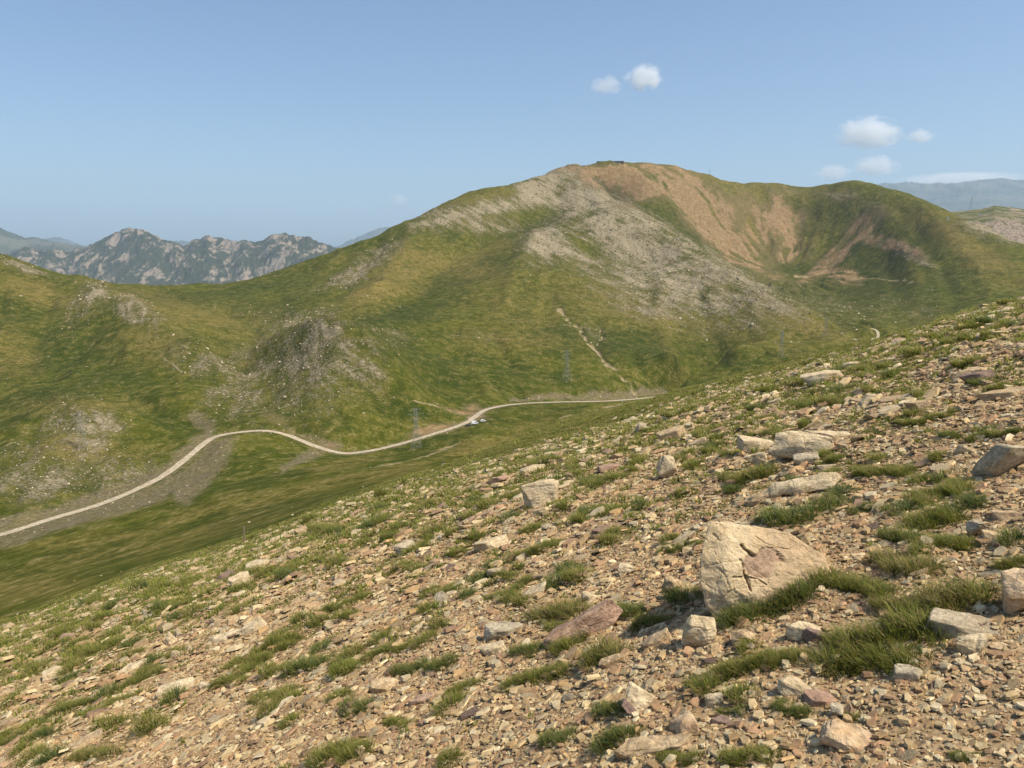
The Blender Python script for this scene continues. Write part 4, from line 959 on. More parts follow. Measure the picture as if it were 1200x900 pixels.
# ------------------------------------------------------------------ further stones, largest 230 as objects, the rest as one mass
FO = np.array(FOOT)
def clear_of(x, y, r):
    d = np.ones(len(x), bool)
    for fx, fy, fr, fd in FOOT:
        d &= (((x - fx) / (fr + r)) ** 2 + ((y - fy) / (fd + r)) ** 2) > 1
    return d
def scatter(n_fn, ymax, tlim=1.35):
    """random points on the hillside, n_fn(y) per square metre"""
    out = []
    ys = np.exp(np.linspace(math.log(1.3), math.log(ymax), 60))
    for a, b in zip(ys[:-1], ys[1:]):
        area = tlim * (b * b - a * a); n = rng.poisson(n_fn((a + b) / 2) * area)
        y = np.sqrt(rng.uniform(a * a, b * b, n)); x = rng.uniform(-tlim, tlim, n) * y; out.append(np.c_[x, y])
    o = np.concatenate(out); px, py = to_pixel(o[:, 0] / o[:, 1], -near_z(o[:, 0], o[:, 1]) / o[:, 1])
    k = (px > -260) & (px < 1640) & (py < 1500) & (py > 0) & (o[:, 1] < ystar(o[:, 0] / o[:, 1]) * 1.1)
    return o[k], px[k], py[k]
P_, qx, qy = scatter(lambda y: 15 * (5 / max(y, 5)) ** .66, 62)
sf = stony_f(P_[:, 0], P_[:, 1]); g = grass_f(P_[:, 0], P_[:, 1])
sz = np.exp(rng.normal(0, .55, len(P_))) * .062 * np.clip(P_[:, 1] / 4, 1, 16) ** .52
k = (rng.random(len(P_)) < sf * (1 - .5 * g)) & clear_of(P_[:, 0], P_[:, 1], sz * .4)
P_, sz = P_[k], np.minimum(np.minimum(sz[k], .50), np.where(P_[k][:, 1] < 6, .024, .032) * P_[k][:, 1])
qx, qy = to_pixel(P_[:, 0] / P_[:, 1], -near_z(P_[:, 0], P_[:, 1]) / P_[:, 1]); inv = (qx > 2) & (qx < 1198) & (qy < 896)
app = sz / P_[:, 1] * inv; order = np.argsort(-app)
CL = ['cream', 'tan', 'grey', 'pink', 'purple']; CLW = [.46, .26, .13, .12, .03]
DESC = {'cream': ('cream coloured loose stone, one of the pale ones strewn over the slope', 'cream loose stones strewn over the slope'),
        'tan': ('tan loose stone, one of the brown tinted ones strewn over the slope', 'tan loose stones strewn over the slope'),
        'grey': ('grey loose stone, one of the dull ones strewn over the slope', 'grey loose stones strewn over the slope'),
        'pink': ('pinkish loose stone, one of the reddish ones strewn over the slope', 'pinkish loose stones strewn over the slope'),
        'purple': ('dark purplish loose stone, one of the few dark ones on the slope', 'dark loose stones strewn over the slope')}
proto = {}
for c_ in CL:
    proto[c_] = []
    for j in range(5):
        kd = ['slab', 'block', 'slab', 'wedge', 'slab'][j]
        bm = stone_bm(kd, (1, .72, [.26, .42, .20, .48, .32][j]), 700 + j * 7 + CL.index(c_), 1, .06)
        me = bpy.data.meshes.new('stone')
        for f in bm.faces: f.smooth = True
        bm.to_mesh(me); bm.free(); me.materials.append(MS[c_]); me.set_sharp_from_angle(angle=math.radians(32)); proto[c_].append(me)
SLOPE_Q = Vector((0, 0, 1)).rotation_difference(Vector((c1, c0, 1)).normalized())
N_IND = 228
SR = random.Random(5)
for i in order[:N_IND]:
    c_ = SR.choices(CL, CLW)[0]; me = SR.choice(proto[c_])
    o = link('stone', me); s_ = float(sz[i]) * 1.15
    o.scale = (s_ * SR.uniform(.85, 1.35), s_ * SR.uniform(.8, 1.2), s_ * SR.uniform(.7, 1.15))
    o.location = (P_[i, 0], P_[i, 1], float(ground_n(P_[i, 0], P_[i, 1])) + s_ * .07)
    o.rotation_mode = 'QUATERNION'
    o.rotation_quaternion = SLOPE_Q @ Quaternion((1, 0, 0), SR.gauss(0, .22)) @ Quaternion((0, 1, 0), SR.gauss(0, .22)) @ Quaternion((0, 0, 1), SR.uniform(0, 6.28))
    tag(o, DESC[c_][0], 'stone', DESC[c_][1])
SQ = np.array(SLOPE_Q.to_matrix())
PAL = np.array([(.62, .49, .31), (.53, .40, .24), (.44, .315, .185), (.42, .27, .17), (.46, .38, .265), (.68, .57, .40), (.30, .20, .14), (.52, .35, .19), (.48, .34, .21), (.38, .26, .15), (.46, .29, .18), (.36, .245, .16)])
t = NT_('loose_stone'); p = t.pos(); n = t.noise(p, 30, 5, .7); n2 = t.noise(p, 8, 3)
c = t.mul(t.attr('tint', 'Color'), t.ss(n, .3, .7, .78, 1.2)); c = t.mul(c, t.ss(n2, .3, .7, .88, 1.1))
M_loose = t.done(c, .9, t.bump(n, .5, .008), spec=.14)
pal_w = np.array([.13, .14, .13, .09, .10, .07, .06, .05, .07, .06, .055, .045]); pal_w = pal_w / pal_w.sum()
def tints(n):
    return np.array((.88, .85, .745)) * PAL[rng.choice(len(PAL), n, p=pal_w)] * rng.uniform(.8, 1.15, (n, 1))
mg = Merge(); rest = order[N_IND:]; who = rng.integers(0, 14, len(rest))
for k in range(14):
    pr = proto_arrays(hull_proto(16, .5, .38, [.10, .15, .08, .19][k % 4], 900 + k, .5)); ii = rest[who == k]; n = len(ii)
    Rm = SQ[None] @ rot_mats(n, .20, rng, CONT_A, .6) * (sz[ii] * 1.15)[:, None, None] * rng.uniform(.8, 1.25, (n, 1, 3))
    z = ground_n(P_[ii, 0], P_[ii, 1]) + sz[ii] * .05
    tn_ = tints(n); far_ = np.clip((P_[ii, 1] - 8) / 25, 0, 1)[:, None]; tn_ = tn_ * (1 - far_ * .5) + np.array((.50, .415, .27)) * far_ * .5
    mg.add(pr, Rm, np.c_[P_[ii], z], {'tint': tn_})
tag(mg.build('small_stones', M_loose), 'smaller loose stones covering the hillside', kind='stuff')
print('rest', len(rest), round(time.time() - T0, 1))

# shaly gravel
def flake_proto(seed):
    r = random.Random(seed); n = r.choice((5, 6, 6, 7)); el_ = r.uniform(.5, .85); th = r.uniform(.07, .20)
    a0 = r.uniform(0, 6); top = []; bot = []
    for i in range(n):
        a = a0 + (i + r.uniform(-.32, .32)) * 2 * math.pi / n; q = r.uniform(.72, 1.05)
        top.append((math.cos(a) * q * .43, math.sin(a) * q * .43 * el_, th * .5 + r.uniform(-.03, .03))); bot.append((math.cos(a) * q * .5, math.sin(a) * q * .5 * el_, -th * .45))
    V = np.array(top + bot); lp = list(range(n)); ct = [n]
    for i in range(n):
        j = (i + 1) % n; lp += [i, n + i, n + j, j]; ct.append(4)
    return V, np.array(lp), np.array(ct)
G_, qx, qy = scatter(lambda y: 2500 * (4 / max(y, 4)) ** 1.56, 62)
sf = stony_f(G_[:, 0], G_[:, 1]); g = grass_f(G_[:, 0], G_[:, 1])
patch = sstep(fbm(G_[:, 0] / .7, G_[:, 1] / .5, 3, 231), -.45, .1)
k = rng.random(len(G_)) < sf * (1 - (.60 - .22 * sstep(G_[:, 1], 8, 22)) * g) * (.55 + .45 * patch) * (1 - .2 * sstep(G_[:, 1], 12, 45))
G_ = G_[k]; n = len(G_)
gs = np.exp(rng.normal(-.25, .62, n)) * .033 * np.clip(G_[:, 1] / 3.6, 1.0, 30) ** .66
gs = np.minimum(gs, np.minimum(.36, .027 * G_[:, 1]))
mg = Merge(); who = rng.integers(0, 22, n)
for k in range(22):
    ii = np.nonzero(who == k)[0]; m = len(ii)
    Rm = SQ[None] @ rot_mats(m, .17, rng, CONT_A, .75) * gs[ii][:, None, None] * rng.uniform(.75, 1.3, (m, 1, 3))
    z = ground_n(G_[ii, 0], G_[ii, 1]) + gs[ii] * rng.uniform(0, .22, m)
    tn_ = tints(m); far_ = np.clip((G_[ii, 1] - 8) / 25, 0, 1)[:, None]; tn_ = tn_ * (1 - far_ * .55) + np.array((.48, .395, .255)) * far_ * .55
    mg.add(flake_proto(40 + k), Rm, np.c_[G_[ii], z], {'tint': tn_})
F_, qx, qy = scatter(lambda y: 3200 if y < 5.5 else 3200 * (5.5 / y) ** 3, 11)
sf = stony_f(F_[:, 0], F_[:, 1]); k = rng.random(len(F_)) < sf * (1 - .6 * grass_f(F_[:, 0], F_[:, 1])); F_ = F_[k]; n = len(F_)
fs = np.exp(rng.normal(0, .4, n)) * .0135 * np.clip(F_[:, 1] / 4, .9, 3)
who = rng.integers(0, 12, n)
for k in range(12):
    ii = np.nonzero(who == k)[0]; m = len(ii)
    Rm = SQ[None] @ rot_mats(m, .35, rng) * fs[ii][:, None, None] * rng.uniform(.75, 1.4, (m, 1, 3))
    mg.add(flake_proto(90 + k), Rm, np.c_[F_[ii], ground_n(F_[ii, 0], F_[ii, 1]) + fs[ii] * rng.uniform(0, .3, m)], {'tint': tints(m)})
print('fine', n)
tag(mg.build('gravel', M_loose), 'flat shaly gravel covering the hillside', kind='stuff')
print('gravel', n, round(time.time() - T0, 1))

# ------------------------------------------------------------------ grass
def tuft_arrays(nb, seed, rad=.5, hgt=1.0, wid=.035, dry=.12, dark=.0, segs=3):
    """one tuft of unit size: radius rad, blade length about hgt"""
    r = random.Random(seed); V = []; Fc = []; Cc = []
    for b in range(nb):
        a = r.uniform(0, 2 * math.pi); q = math.sqrt(r.random()) * rad
        bx, by = math.cos(a) * q, math.sin(a) * q
        L_ = hgt * r.uniform(.55, 1.1) * (1 - .35 * q / rad); lean = r.uniform(.15, .75) + .45 * q / rad
        la = a + r.gauss(0, .8); curl = r.uniform(.15, .7)
        isdry = r.random() < dry
        base = (.070, .090, .013) if r.random() < .5 else (.092, .104, .017)
        tip = (.240, .230, .042) if r.random() < .5 else (.172, .188, .032)
        if isdry: base, tip = (.18, .13, .055), (.36, .27, .12)
        if r.random() < dark: base, tip = (.050, .075, .020), (.095, .128, .040)
        wv = Vector((-math.sin(la + r.gauss(0, .5)), math.cos(la), 0)) * wid * r.uniform(.7, 1.2)
        p = Vector((bx, by, -.08)); ang = lean * .35; n0 = len(V)
        for s_ in range(segs + 1):
            f = s_ / segs; w_ = wv * (1 - f ** 1.6)
            cc = [base[i] + (tip[i] - base[i]) * f for i in range(3)]
            if s_ < segs:
                V += [p - w_, p + w_]; Cc += [cc, cc]
            else:
                V.append(p.copy()); Cc.append(cc)
            d = Vector((math.cos(la) * math.sin(ang), math.sin(la) * math.sin(ang), math.cos(ang)))
            p = p + d * L_ / segs; ang += lean * .45 + curl * .5 * f
        for s_ in range(segs - 1):
            i = n0 + s_ * 2; Fc.append((i, i + 1, i + 3, i + 2))
        i = n0 + (segs - 1) * 2; Fc.append((i, i + 1, i + 2))
    V = np.array([v[:] for v in V]); lp = np.array([j for f in Fc for j in f]); ct = np.array([len(f) for f in Fc])
    return (V, lp, ct), np.array(Cc)
t = NT_('grass_blades'); c = t.attr('tint', 'Color'); ri = t.new('ShaderNodeObjectInfo').outputs['Random']
c = t.mix(t.math('MULTIPLY', ri, .35), c, t.mul(c, 1.35))
p_ = t.new('ShaderNodeBsdfPrincipled'); t.L(c, p_.inputs['Base Color']); p_.inputs['Roughness'].default_value = .6; p_.inputs['Specular IOR Level'].default_value = .2
tr_ = t.new('ShaderNodeBsdfTranslucent'); t.L(t.mul(c, 1.5), tr_.inputs[0]); mx = t.new('ShaderNodeMixShader'); mx.inputs[0].default_value = .35; t.L(p_.outputs[0], mx.inputs[1]); t.L(tr_.outputs[0], mx.inputs[2]); t.L(mx.outputs[0], t.out.inputs[0])
M_grass = t.m
tuft_me = []
for j in range(12):
    (V, lp, ct), cc = tuft_arrays(460, 60 + j, .5, .74, .011, [.10, .22, .06, .14][j % 4], .55 if j % 4 == 2 else .05)
    tuft_me.append(mesh_np('grass_tuft', V, lp, ct, M_grass, {'tint': cc.astype(np.float32)}))
# tufts placed by image pixel: (px, py at the middle, width, height, turn along the slope)
HAND = [(908, 699, 112, 36, 22, 'wide dark green tuft growing against the front of the big cracked boulder'), (812, 698, 22, 34, 0, 'dark tuft in the shade at the left foot of the big cracked boulder'), (1008, 676, 78, 32, -14, 'bushy green tuft right of the big cracked boulder'),
        (1045, 736, 128, 46, 8, 'largest green grass patch, spreading behind the rounded grey stone'), (1025, 772, 110, 36, 3, 'dense lower front of the largest grass patch above the gravel'), (1130, 695, 70, 44, 0, 'yellow green tuft behind the flat grey slab'), (1058, 705, 60, 26, 0, 'yellowish tuft uphill of the largest grass patch'),
        (1065, 655, 70, 30, -12, 'ragged olive tuft with dry blades above the largest grass patch'), (945, 594, 90, 36, 22, 'dark green tuft below the long low pale outcrop'), (1040, 549, 74, 20, 0, 'low wide tuft right of the long low pale outcrop'), (1094, 604, 64, 30, 18, 'soft green tuft in the belt below the tilted light grey slab'),
        (1110, 575, 70, 24, 10, 'pale green tuft at the foot of the tilted light grey slab'), (1025, 593, 44, 16, 4, 'small dark tuft in gravel between outcrop and grass belt'), (1110, 633, 60, 26, 8, 'bright green tuft left of the pile of flat stones'), (1060, 625, 44, 24, 0, 'dark green tuft above the ragged olive tuft'),
        (657, 712, 58, 30, 8, 'round yellow green tuft on its own above the long reddish slab'), (690, 738, 70, 22, 32, 'tuft lying along the lower edge of the long reddish slab'), (712, 764, 40, 30, 20, 'yellowed tuft behind the flat brown stone'), (740, 712, 34, 20, 0, 'blue green tuft right of the long reddish slab'),
        (765, 725, 40, 24, 20, 'tuft between brown outcrop and slanting stone'), (632, 790, 76, 20, 12, 'long low tuft in gravel below the long reddish slab'), (620, 757, 30, 20, 0, 'small blue green tuft below the grey rounded slab'), (840, 794, 56, 28, 26, 'green tuft row above the split cream stone'),
        (888, 775, 60, 24, 8, 'spreading tuft left of the largest grass patch'), (926, 766, 40, 22, 0, 'low tuft below the light dome topped stone'), (795, 700, 20, 22, 0, 'small dark tuft under the brown half buried outcrop'), (362, 775, 40, 26, 4, 'dark round tuft left of centre'),
        (402, 707, 72, 14, 20, 'diagonal row of tufts on the left slope'), (470, 757, 84, 16, 14, 'long tuft row in the gravel left of centre'), (500, 778, 66, 18, 12, 'dark tuft row just below the long tuft row'), (658, 861, 38, 22, 6, 'single tuft at the bottom, left of the thin dark slab'),
        (423, 825, 30, 22, 0, 'dark upright tuft in open gravel at the lower left'), (1134, 886, 30, 14, 0, 'small dark tuft in the bottom right gravel'), (882, 886, 56, 20, 4, 'bright tuft at the bottom edge below the orange block'), (728, 862, 44, 24, 24, 'blue green tuft beside the thin dark slab'),
        (720, 830, 30, 20, 0, 'green tuft behind the thin dark slab'), (400, 878, 62, 28, 10, 'tuft at the bottom edge left of centre'), (110, 884, 46, 18, 10, 'yellow green tuft at the bottom left'), (322, 815, 44, 18, 10, 'low tuft right of the wide white cracked stone'),
        (470, 846, 32, 14, 0, 'thin tuft in gravel near the bottom'), (545, 803, 36, 14, 18, 'small tuft in the gravel below centre'), (170, 790, 44, 18, 24, 'tuft hiding the long pale outcrop on the left'), (85, 825, 50, 14, 18, 'grass tuft at the left below the pale rounded stone'),
        (270, 798, 40, 16, 16, 'tuft beside the small grey stone on the left slope'), (600, 690, 60, 14, 26, 'tuft row above the pale flake left of the reddish slab'), (520, 690, 40, 16, 8, 'tuft in stony ground on the middle slope'), (630, 642, 56, 16, 18, 'tuft below the pale rounded boulder'),
        (480, 662, 36, 18, 4, 'tuft just below the pale flat topped stone'), (800, 640, 50, 14, 10, 'low tuft uphill of the brown half buried outcrop'), (880, 553, 60, 22, 12, 'tuft under the triangular cream rock'), (970, 538, 36, 18, 4, 'tuft at the right end of the large sharp edged slab'),
        (1090, 488, 66, 14, 12, 'tuft belt under the grey tan slab on the upper right'), (1170, 505, 60, 14, 10, 'tuft belt on the upper right below the broad tan slab'), (858, 832, 34, 12, 0, 'small tuft over the dark brown flake'), (930, 828, 40, 18, -8, 'dark tuft in the hollow under the orange pink stone'), (800, 888, 44, 16, 0, 'tuft at the bottom edge beside the ledge'),
        (1190, 655, 36, 20, 10, 'tuft above the orange brown boulder at the right edge'), (1000, 838, 20, 12, 0, 'tiny olive tuft beside the greenish grey pebble')]
TUFT_FOOT = []
def slope_axis(p, dpx, dpy):
    return hit_near(p[0] + dpx, p[1] + dpy)
kk = 0; hand_extra = []
for px, py, w_, h_, turn, lab in HAND:
    w_, h_ = w_ * 1.18, h_ * .96
    # a wide patch is one tuft with several crowns: built as one mesh along the slope
    n_c = max(1, int(round(w_ / max(h_ * 1.0, 14)))) * 2
    base = hit_near(px, py + h_ * .30); m_ = px_m(base)
    Vs, Ls, Cs, As = [], [], [], []; nn = 0
    for i in range(n_c):
        f = (i + .5) / n_c - .5
        qx_ = px + w_ * .86 * f * math.cos(math.radians(turn)); qy_ = py + h_ * .30 - w_ * .86 * f * math.sin(math.radians(turn)) + SR.uniform(-.22, .22) * h_
        g_ = hit_near(qx_, qy_)
        (V, lp, ct), cc = tuft_arrays(int(380 if w_ > 30 else 260), 1000 + kk * 13 + i, .5, .76, .0105, SR.choice((.08, .14, .2)) + (.25 if 'yellow' in lab or 'dry' in lab else 0), .5 if ('dark' in lab or 'blue' in lab) else .12, 3)
        s_ = h_ * m_ * SR.uniform(.85, 1.2)
        V = V * (s_ * SR.uniform(1.1, 1.5), s_ * SR.uniform(1.1, 1.5), s_ * 1.0) + np.array(g_[:]) - np.array(base[:])
        Vs.append(V); Ls.append(lp + nn); Cs.append(ct); As.append(cc); nn += len(V)
        TUFT_FOOT.append((g_.x, g_.y, s_ * .6))
    me = mesh_np('grass_tuft', np.concatenate(Vs), np.concatenate(Ls), np.concatenate(Cs), M_grass, {'tint': np.concatenate(As).astype(np.float32)})
    o = link('grass_tuft', me); o.location = base
    tag(o, lab, 'grass tuft', 'grass tufts on the stony hillside'); kk += 1
T_, qx, qy = scatter(lambda y: (54 if y < 7 else 54 + 7 * min(y - 7, 10)) * (6 / max(y, 6)) ** .18, 62)
g = grass_f(T_[:, 0], T_[:, 1]); sf = stony_f(T_[:, 0], T_[:, 1])
ok = (rng.random(len(T_)) < g * .95 + .05) & clear_of(T_[:, 0], T_[:, 1], .02) & (rng.random(len(T_)) < .25 + .75 * sf)
# keep the neighbourhood of the pixel-placed foreground tufts as placed
T_ = T_[ok]; ts = np.exp(rng.normal(-.2, .48, len(T_))) * .098 * np.clip(T_[:, 1] / 5, 1, 12) ** .10; ts = np.minimum(ts, np.where(T_[:, 1] > 6, .021, .03) * T_[:, 1])
near_h = np.zeros(len(T_), bool)
for fx, fy, fr in TUFT_FOOT: near_h |= np.hypot(T_[:, 0] - fx, T_[:, 1] - fy) < fr + .06
T_, ts = T_[~near_h], ts[~near_h]
thin = (T_[:, 1] < 5.0) & (T_[:, 0] > -1.0); kp = ~thin | (rng.random(len(T_)) < .6); T_, ts = T_[kp], ts[kp]
qx, qy = to_pixel(T_[:, 0] / T_[:, 1], -near_z(T_[:, 0], T_[:, 1]) / T_[:, 1]); inv = (qx > 2) & (qx < 1198) & (qy < 896)
order = np.argsort(-(ts / T_[:, 1] * inv)); N_T = 235
TD = ['green grass tuft, one of the fresh ones dotted over the slope', 'olive grass tuft, one of the mixed ones dotted over the slope', 'dark bluish grass tuft, one of the darker ones dotted over the slope', 'straw flecked grass tuft, one of the drier ones dotted over the slope']
TDm = [0, 3, 2, 1]
for i in order[:N_T]:
    j = SR.randrange(12); o = link('grass_tuft', tuft_me[j]); s_ = float(ts[i]) * 1.25
    o.scale = (s_ * SR.uniform(1.1, 1.7), s_ * SR.uniform(1.0, 1.4), s_ * SR.uniform(.6, .9)); o.rotation_euler = (SR.gauss(0, .1), SR.gauss(0, .1), SR.uniform(0, 6.28))
    o.location = (T_[i, 0], T_[i, 1], float(ground_n(T_[i, 0], T_[i, 1])))
    tag(o, TD[TDm[j % 4]], 'grass tuft', TD[TDm[j % 4]].split(',')[0] + 's dotted over the slope')
mg = Merge(); rest = order[N_T:]; who = rng.integers(0, 10, len(rest))
for k in range(10):
    (V, lp, ct), cc = tuft_arrays(30, 400 + k, .5, .66, .042, [.08, .2, .3][k % 3], .25 if k % 3 == 0 else .1, 2)
    ii = rest[who == k]; n = len(ii)
    a = rng.uniform(0, 6.28, n); s_ = ts[ii]; Rm = np.zeros((n, 3, 3)); Rm[:, 0, 0] = np.cos(a) * s_ * 1.5; Rm[:, 0, 1] = -np.sin(a) * s_ * 1.4; Rm[:, 1, 0] = np.sin(a) * s_ * 1.5; Rm[:, 1, 1] = np.cos(a) * s_ * 1.4; Rm[:, 2, 2] = s_ * rng.uniform(.75, 1.25, n)
    W_ = np.einsum('nij,vj->nvi', Rm, V) + np.c_[T_[ii], ground_n(T_[ii, 0], T_[ii, 1])][:, None]
    mg.V.append(W_.reshape(-1, 3)); mg.L.append((lp[None] + (np.arange(n) * len(V))[:, None] + mg.n).ravel()); mg.C.append(np.tile(ct, n)); mg.n += n * len(V)
    mg.A.setdefault('tint', []).append(np.tile(cc, (n, 1)) * np.repeat(rng.uniform(.85, 1.35, (n, 1)), len(V), 0))
tag(mg.build('grass', M_grass), 'small grass tufts dotted over the hillside', kind='stuff')
print('tufts', len(rest), round(time.time() - T0, 1))

# ------------------------------------------------------------------ things in the valley
M_steel = plain('galvanised_steel', (.25, .27, .26, 1), .6, .2)
M_glassy = plain('insulator_glass', (.10, .13, .13, 1), .3)
M_conc = plain('pale_concrete', (.50, .45, .36, 1), .9)
def beam(bm, a, b, w):
    a = Vector(a); b = Vector(b); d = (b - a); L_ = d.length; d.normalize()
    s = d.cross(Vector((0, 0, 1)) if abs(d.z) < .95 else Vector((1, 0, 0))).normalized() * w / 2; u = d.cross(s).normalized() * w / 2
    v = [bm.verts.new(p + i * s + j * u) for p in (a, b) for i, j in ((-1, -1), (1, -1), (1, 1), (-1, 1))]
    for f in ((0, 1, 2, 3), (7, 6, 5, 4), (0, 4, 5, 1), (1, 5, 6, 2), (2, 6, 7, 3), (3, 7, 4, 0)): bm.faces.new([v[i] for i in f])
def sub(name, parent, mat, fill):
    bm = bmesh.new(); fill(bm); bm.normal_update(); return bm_obj(name, bm, mat, parent)
def pylon(px, py, top, label, yaw, ymin=None, pos=None):
    g = pos or place_far(px, py, ymin); H = (py - top) * px_m(g) * 1.02
    o = bpy.data.objects.new('pylon', None); col.objects.link(o); o.location = g; o.rotation_euler = (0, 0, yaw)
    tag(o, label, 'pylon', 'lattice pylons of the power line')
    b, tp, tw = H * .10, H * .024, max(.11, H * .0045)
    def rad(f): return b + (H * .035 - b) * min(f / .62, 1) + (tp - H * .035) * max(0, (f - .62) / .38)
    lv = [0, .15, .29, .41, .52, .62, .71, .79, .87, .94, 1.0]
    for sx, sy in ((1, 1), (-1, 1), (-1, -1), (1, -1)):
        sub('leg', o, M_steel, lambda bm: [beam(bm, (sx * rad(p), sy * rad(p), p * H - (.4 if p == 0 else 0)), (sx * rad(q), sy * rad(q), q * H), tw) for p, q in zip(lv[:-1], lv[1:])])
    def br(bm):
        for p, q in zip(lv[:-1], lv[1:]):
            for (ax, ay), (bx, by) in (((1, 1), (-1, 1)), ((-1, 1), (-1, -1)), ((-1, -1), (1, -1)), ((1, -1), (1, 1))):
                beam(bm, (ax * rad(p), ay * rad(p), p * H), (bx * rad(q), by * rad(q), q * H), tw * .6); beam(bm, (bx * rad(p), by * rad(p), p * H), (ax * rad(q), ay * rad(q), q * H), tw * .6)
    sub('bracing', o, M_steel, br)
    for f, wd in ((.72, .17), (.84, .20), (.95, .14)):
        z = f * H; r_ = rad(f); w_ = wd * H
        ca = sub('crossarm', o, M_steel, lambda bm: [(beam(bm, (s * r_, r_, z), (s * w_, 0, z + .01 * H), tw * .7), beam(bm, (s * r_, -r_, z), (s * w_, 0, z + .01 * H), tw * .7), beam(bm, (s * r_, 0, z + .045 * H), (s * w_, 0, z + .01 * H), tw * .7)) for s in (-1, 1)])
        for s in (-1, 1):
            sub('insulator', ca, M_glassy, lambda bm: beam(bm, (s * w_ * .97, 0, z + .005 * H), (s * w_ * .97, 0, z - .045 * H), tw * 1.1))
    for sx, sy in ((1, 1), (-1, 1), (-1, -1), (1, -1)):
        sub('footing', o, M_conc, lambda bm: beam(bm, (sx * b, sy * b, -1.5), (sx * b, sy * b, .25), tw * 3))
    return o, H
pylon(98, 532, 490, 'lattice pylon standing on the rocky dome hill at the left', .5)
pylon(488, 530, 482, 'tallest lattice pylon, beside the dirt road in the valley', .5)
pylon(664, 449, 413, 'faint lattice pylon on the green slope above the straight road', .7)
pylon(915, 420, 391, 'lattice pylon low on the mountain flank near the stony crest', .8)
pylon(967, 397, 375, 'small lattice pylon on the spur by the dirt track loop', .8)
# the one on the far ridge
X2, Y2, Z2 = R2
def on_ridge2(px, py):
    qx, qy = to_pixel(X2 / Y2, -Z2 / Y2); d = (qx - px) ** 2 + (qy - py) ** 2 + (Y2 > 2760) * 1e6; i = np.unravel_index(np.argmin(d), d.shape)
    return Vector((X2[i], Y2[i], Z2[i]))
pylon(1137, 245, 230, 'distant lattice pylon on the skyline of the far right ridge', .9, pos=on_ridge2(1137, 243))
# slim mast on the mountain skyline
g = place_far(831, 209, 1500)
o = bpy.data.objects.new('mast', None); col.objects.link(o); o.location = g; tag(o, 'slim grey mast on the skyline right of the summit', 'mast')
sub('pole', o, M_steel, lambda bm: beam(bm, (0, 0, -1), (0, 0, 15), .55)); sub('crossbar', o, M_steel, lambda bm: [beam(bm, (-2, 0, 13), (2, 0, 13), .4), beam(bm, (-1.4, 0, 10.5), (1.4, 0, 10.5), .4)])

# vehicles parked at the bend
M_white = plain('white_paint', (.80, .80, .82, 1), .35, 0, .03); M_dark = plain('dark_paint', (.06, .065, .075, 1), .35, 0, .05); M_win = plain('car_glass', (.02, .025, .03, 1), .1, 0, .02); M_tyre = plain('tyre_rubber', (.02, .02, .02, 1), .9); M_rim = plain('wheel_rim', (.35, .35, .36, 1), .4, .6); M_lamp = plain('headlamp', (.6, .6, .58, 1), .15, 0, .02); M_red = plain('tail_lamp', (.35, .02, .02, 1), .3, 0, .02)
def prism(bm, prof, w, inset=None):
    """side profile (x, z) made into a body of width w, roof side drawn in a little"""
    zm = max(p[1] for p in prof); L_ = []; R_ = []
    for x, z in prof:
        k = w / 2 - .13 * max(0, (z - .95)) if inset is None else w / 2 - inset
        L_.append(bm.verts.new((x, k, z))); R_.append(bm.verts.new((x, -k, z)))
    n = len(prof); bm.faces.new(L_[::-1]); bm.faces.new(R_)
    for i in range(n):
        j = (i + 1) % n; bm.faces.new((L_[i], L_[j], R_[j], R_[i]))
def lathe_wheel(bm, x, y, r, w, z=None):
    n = 16; z = r if z is None else z
    ring = [[bm.verts.new((x + math.cos(2 * math.pi * i / n) * rr, y + yy, z + math.sin(2 * math.pi * i / n) * rr)) for i in range(n)] for rr, yy in ((r * .9, -w / 2), (r, -w / 4), (r, w / 4), (r * .9, w / 2))]
    for a, b in zip(ring[:-1], ring[1:]):
        for i in range(n): bm.faces.new((a[i], a[(i + 1) % n], b[(i + 1) % n], b[i]))
    bm.faces.new(ring[0]); bm.faces.new(ring[-1][::-1])
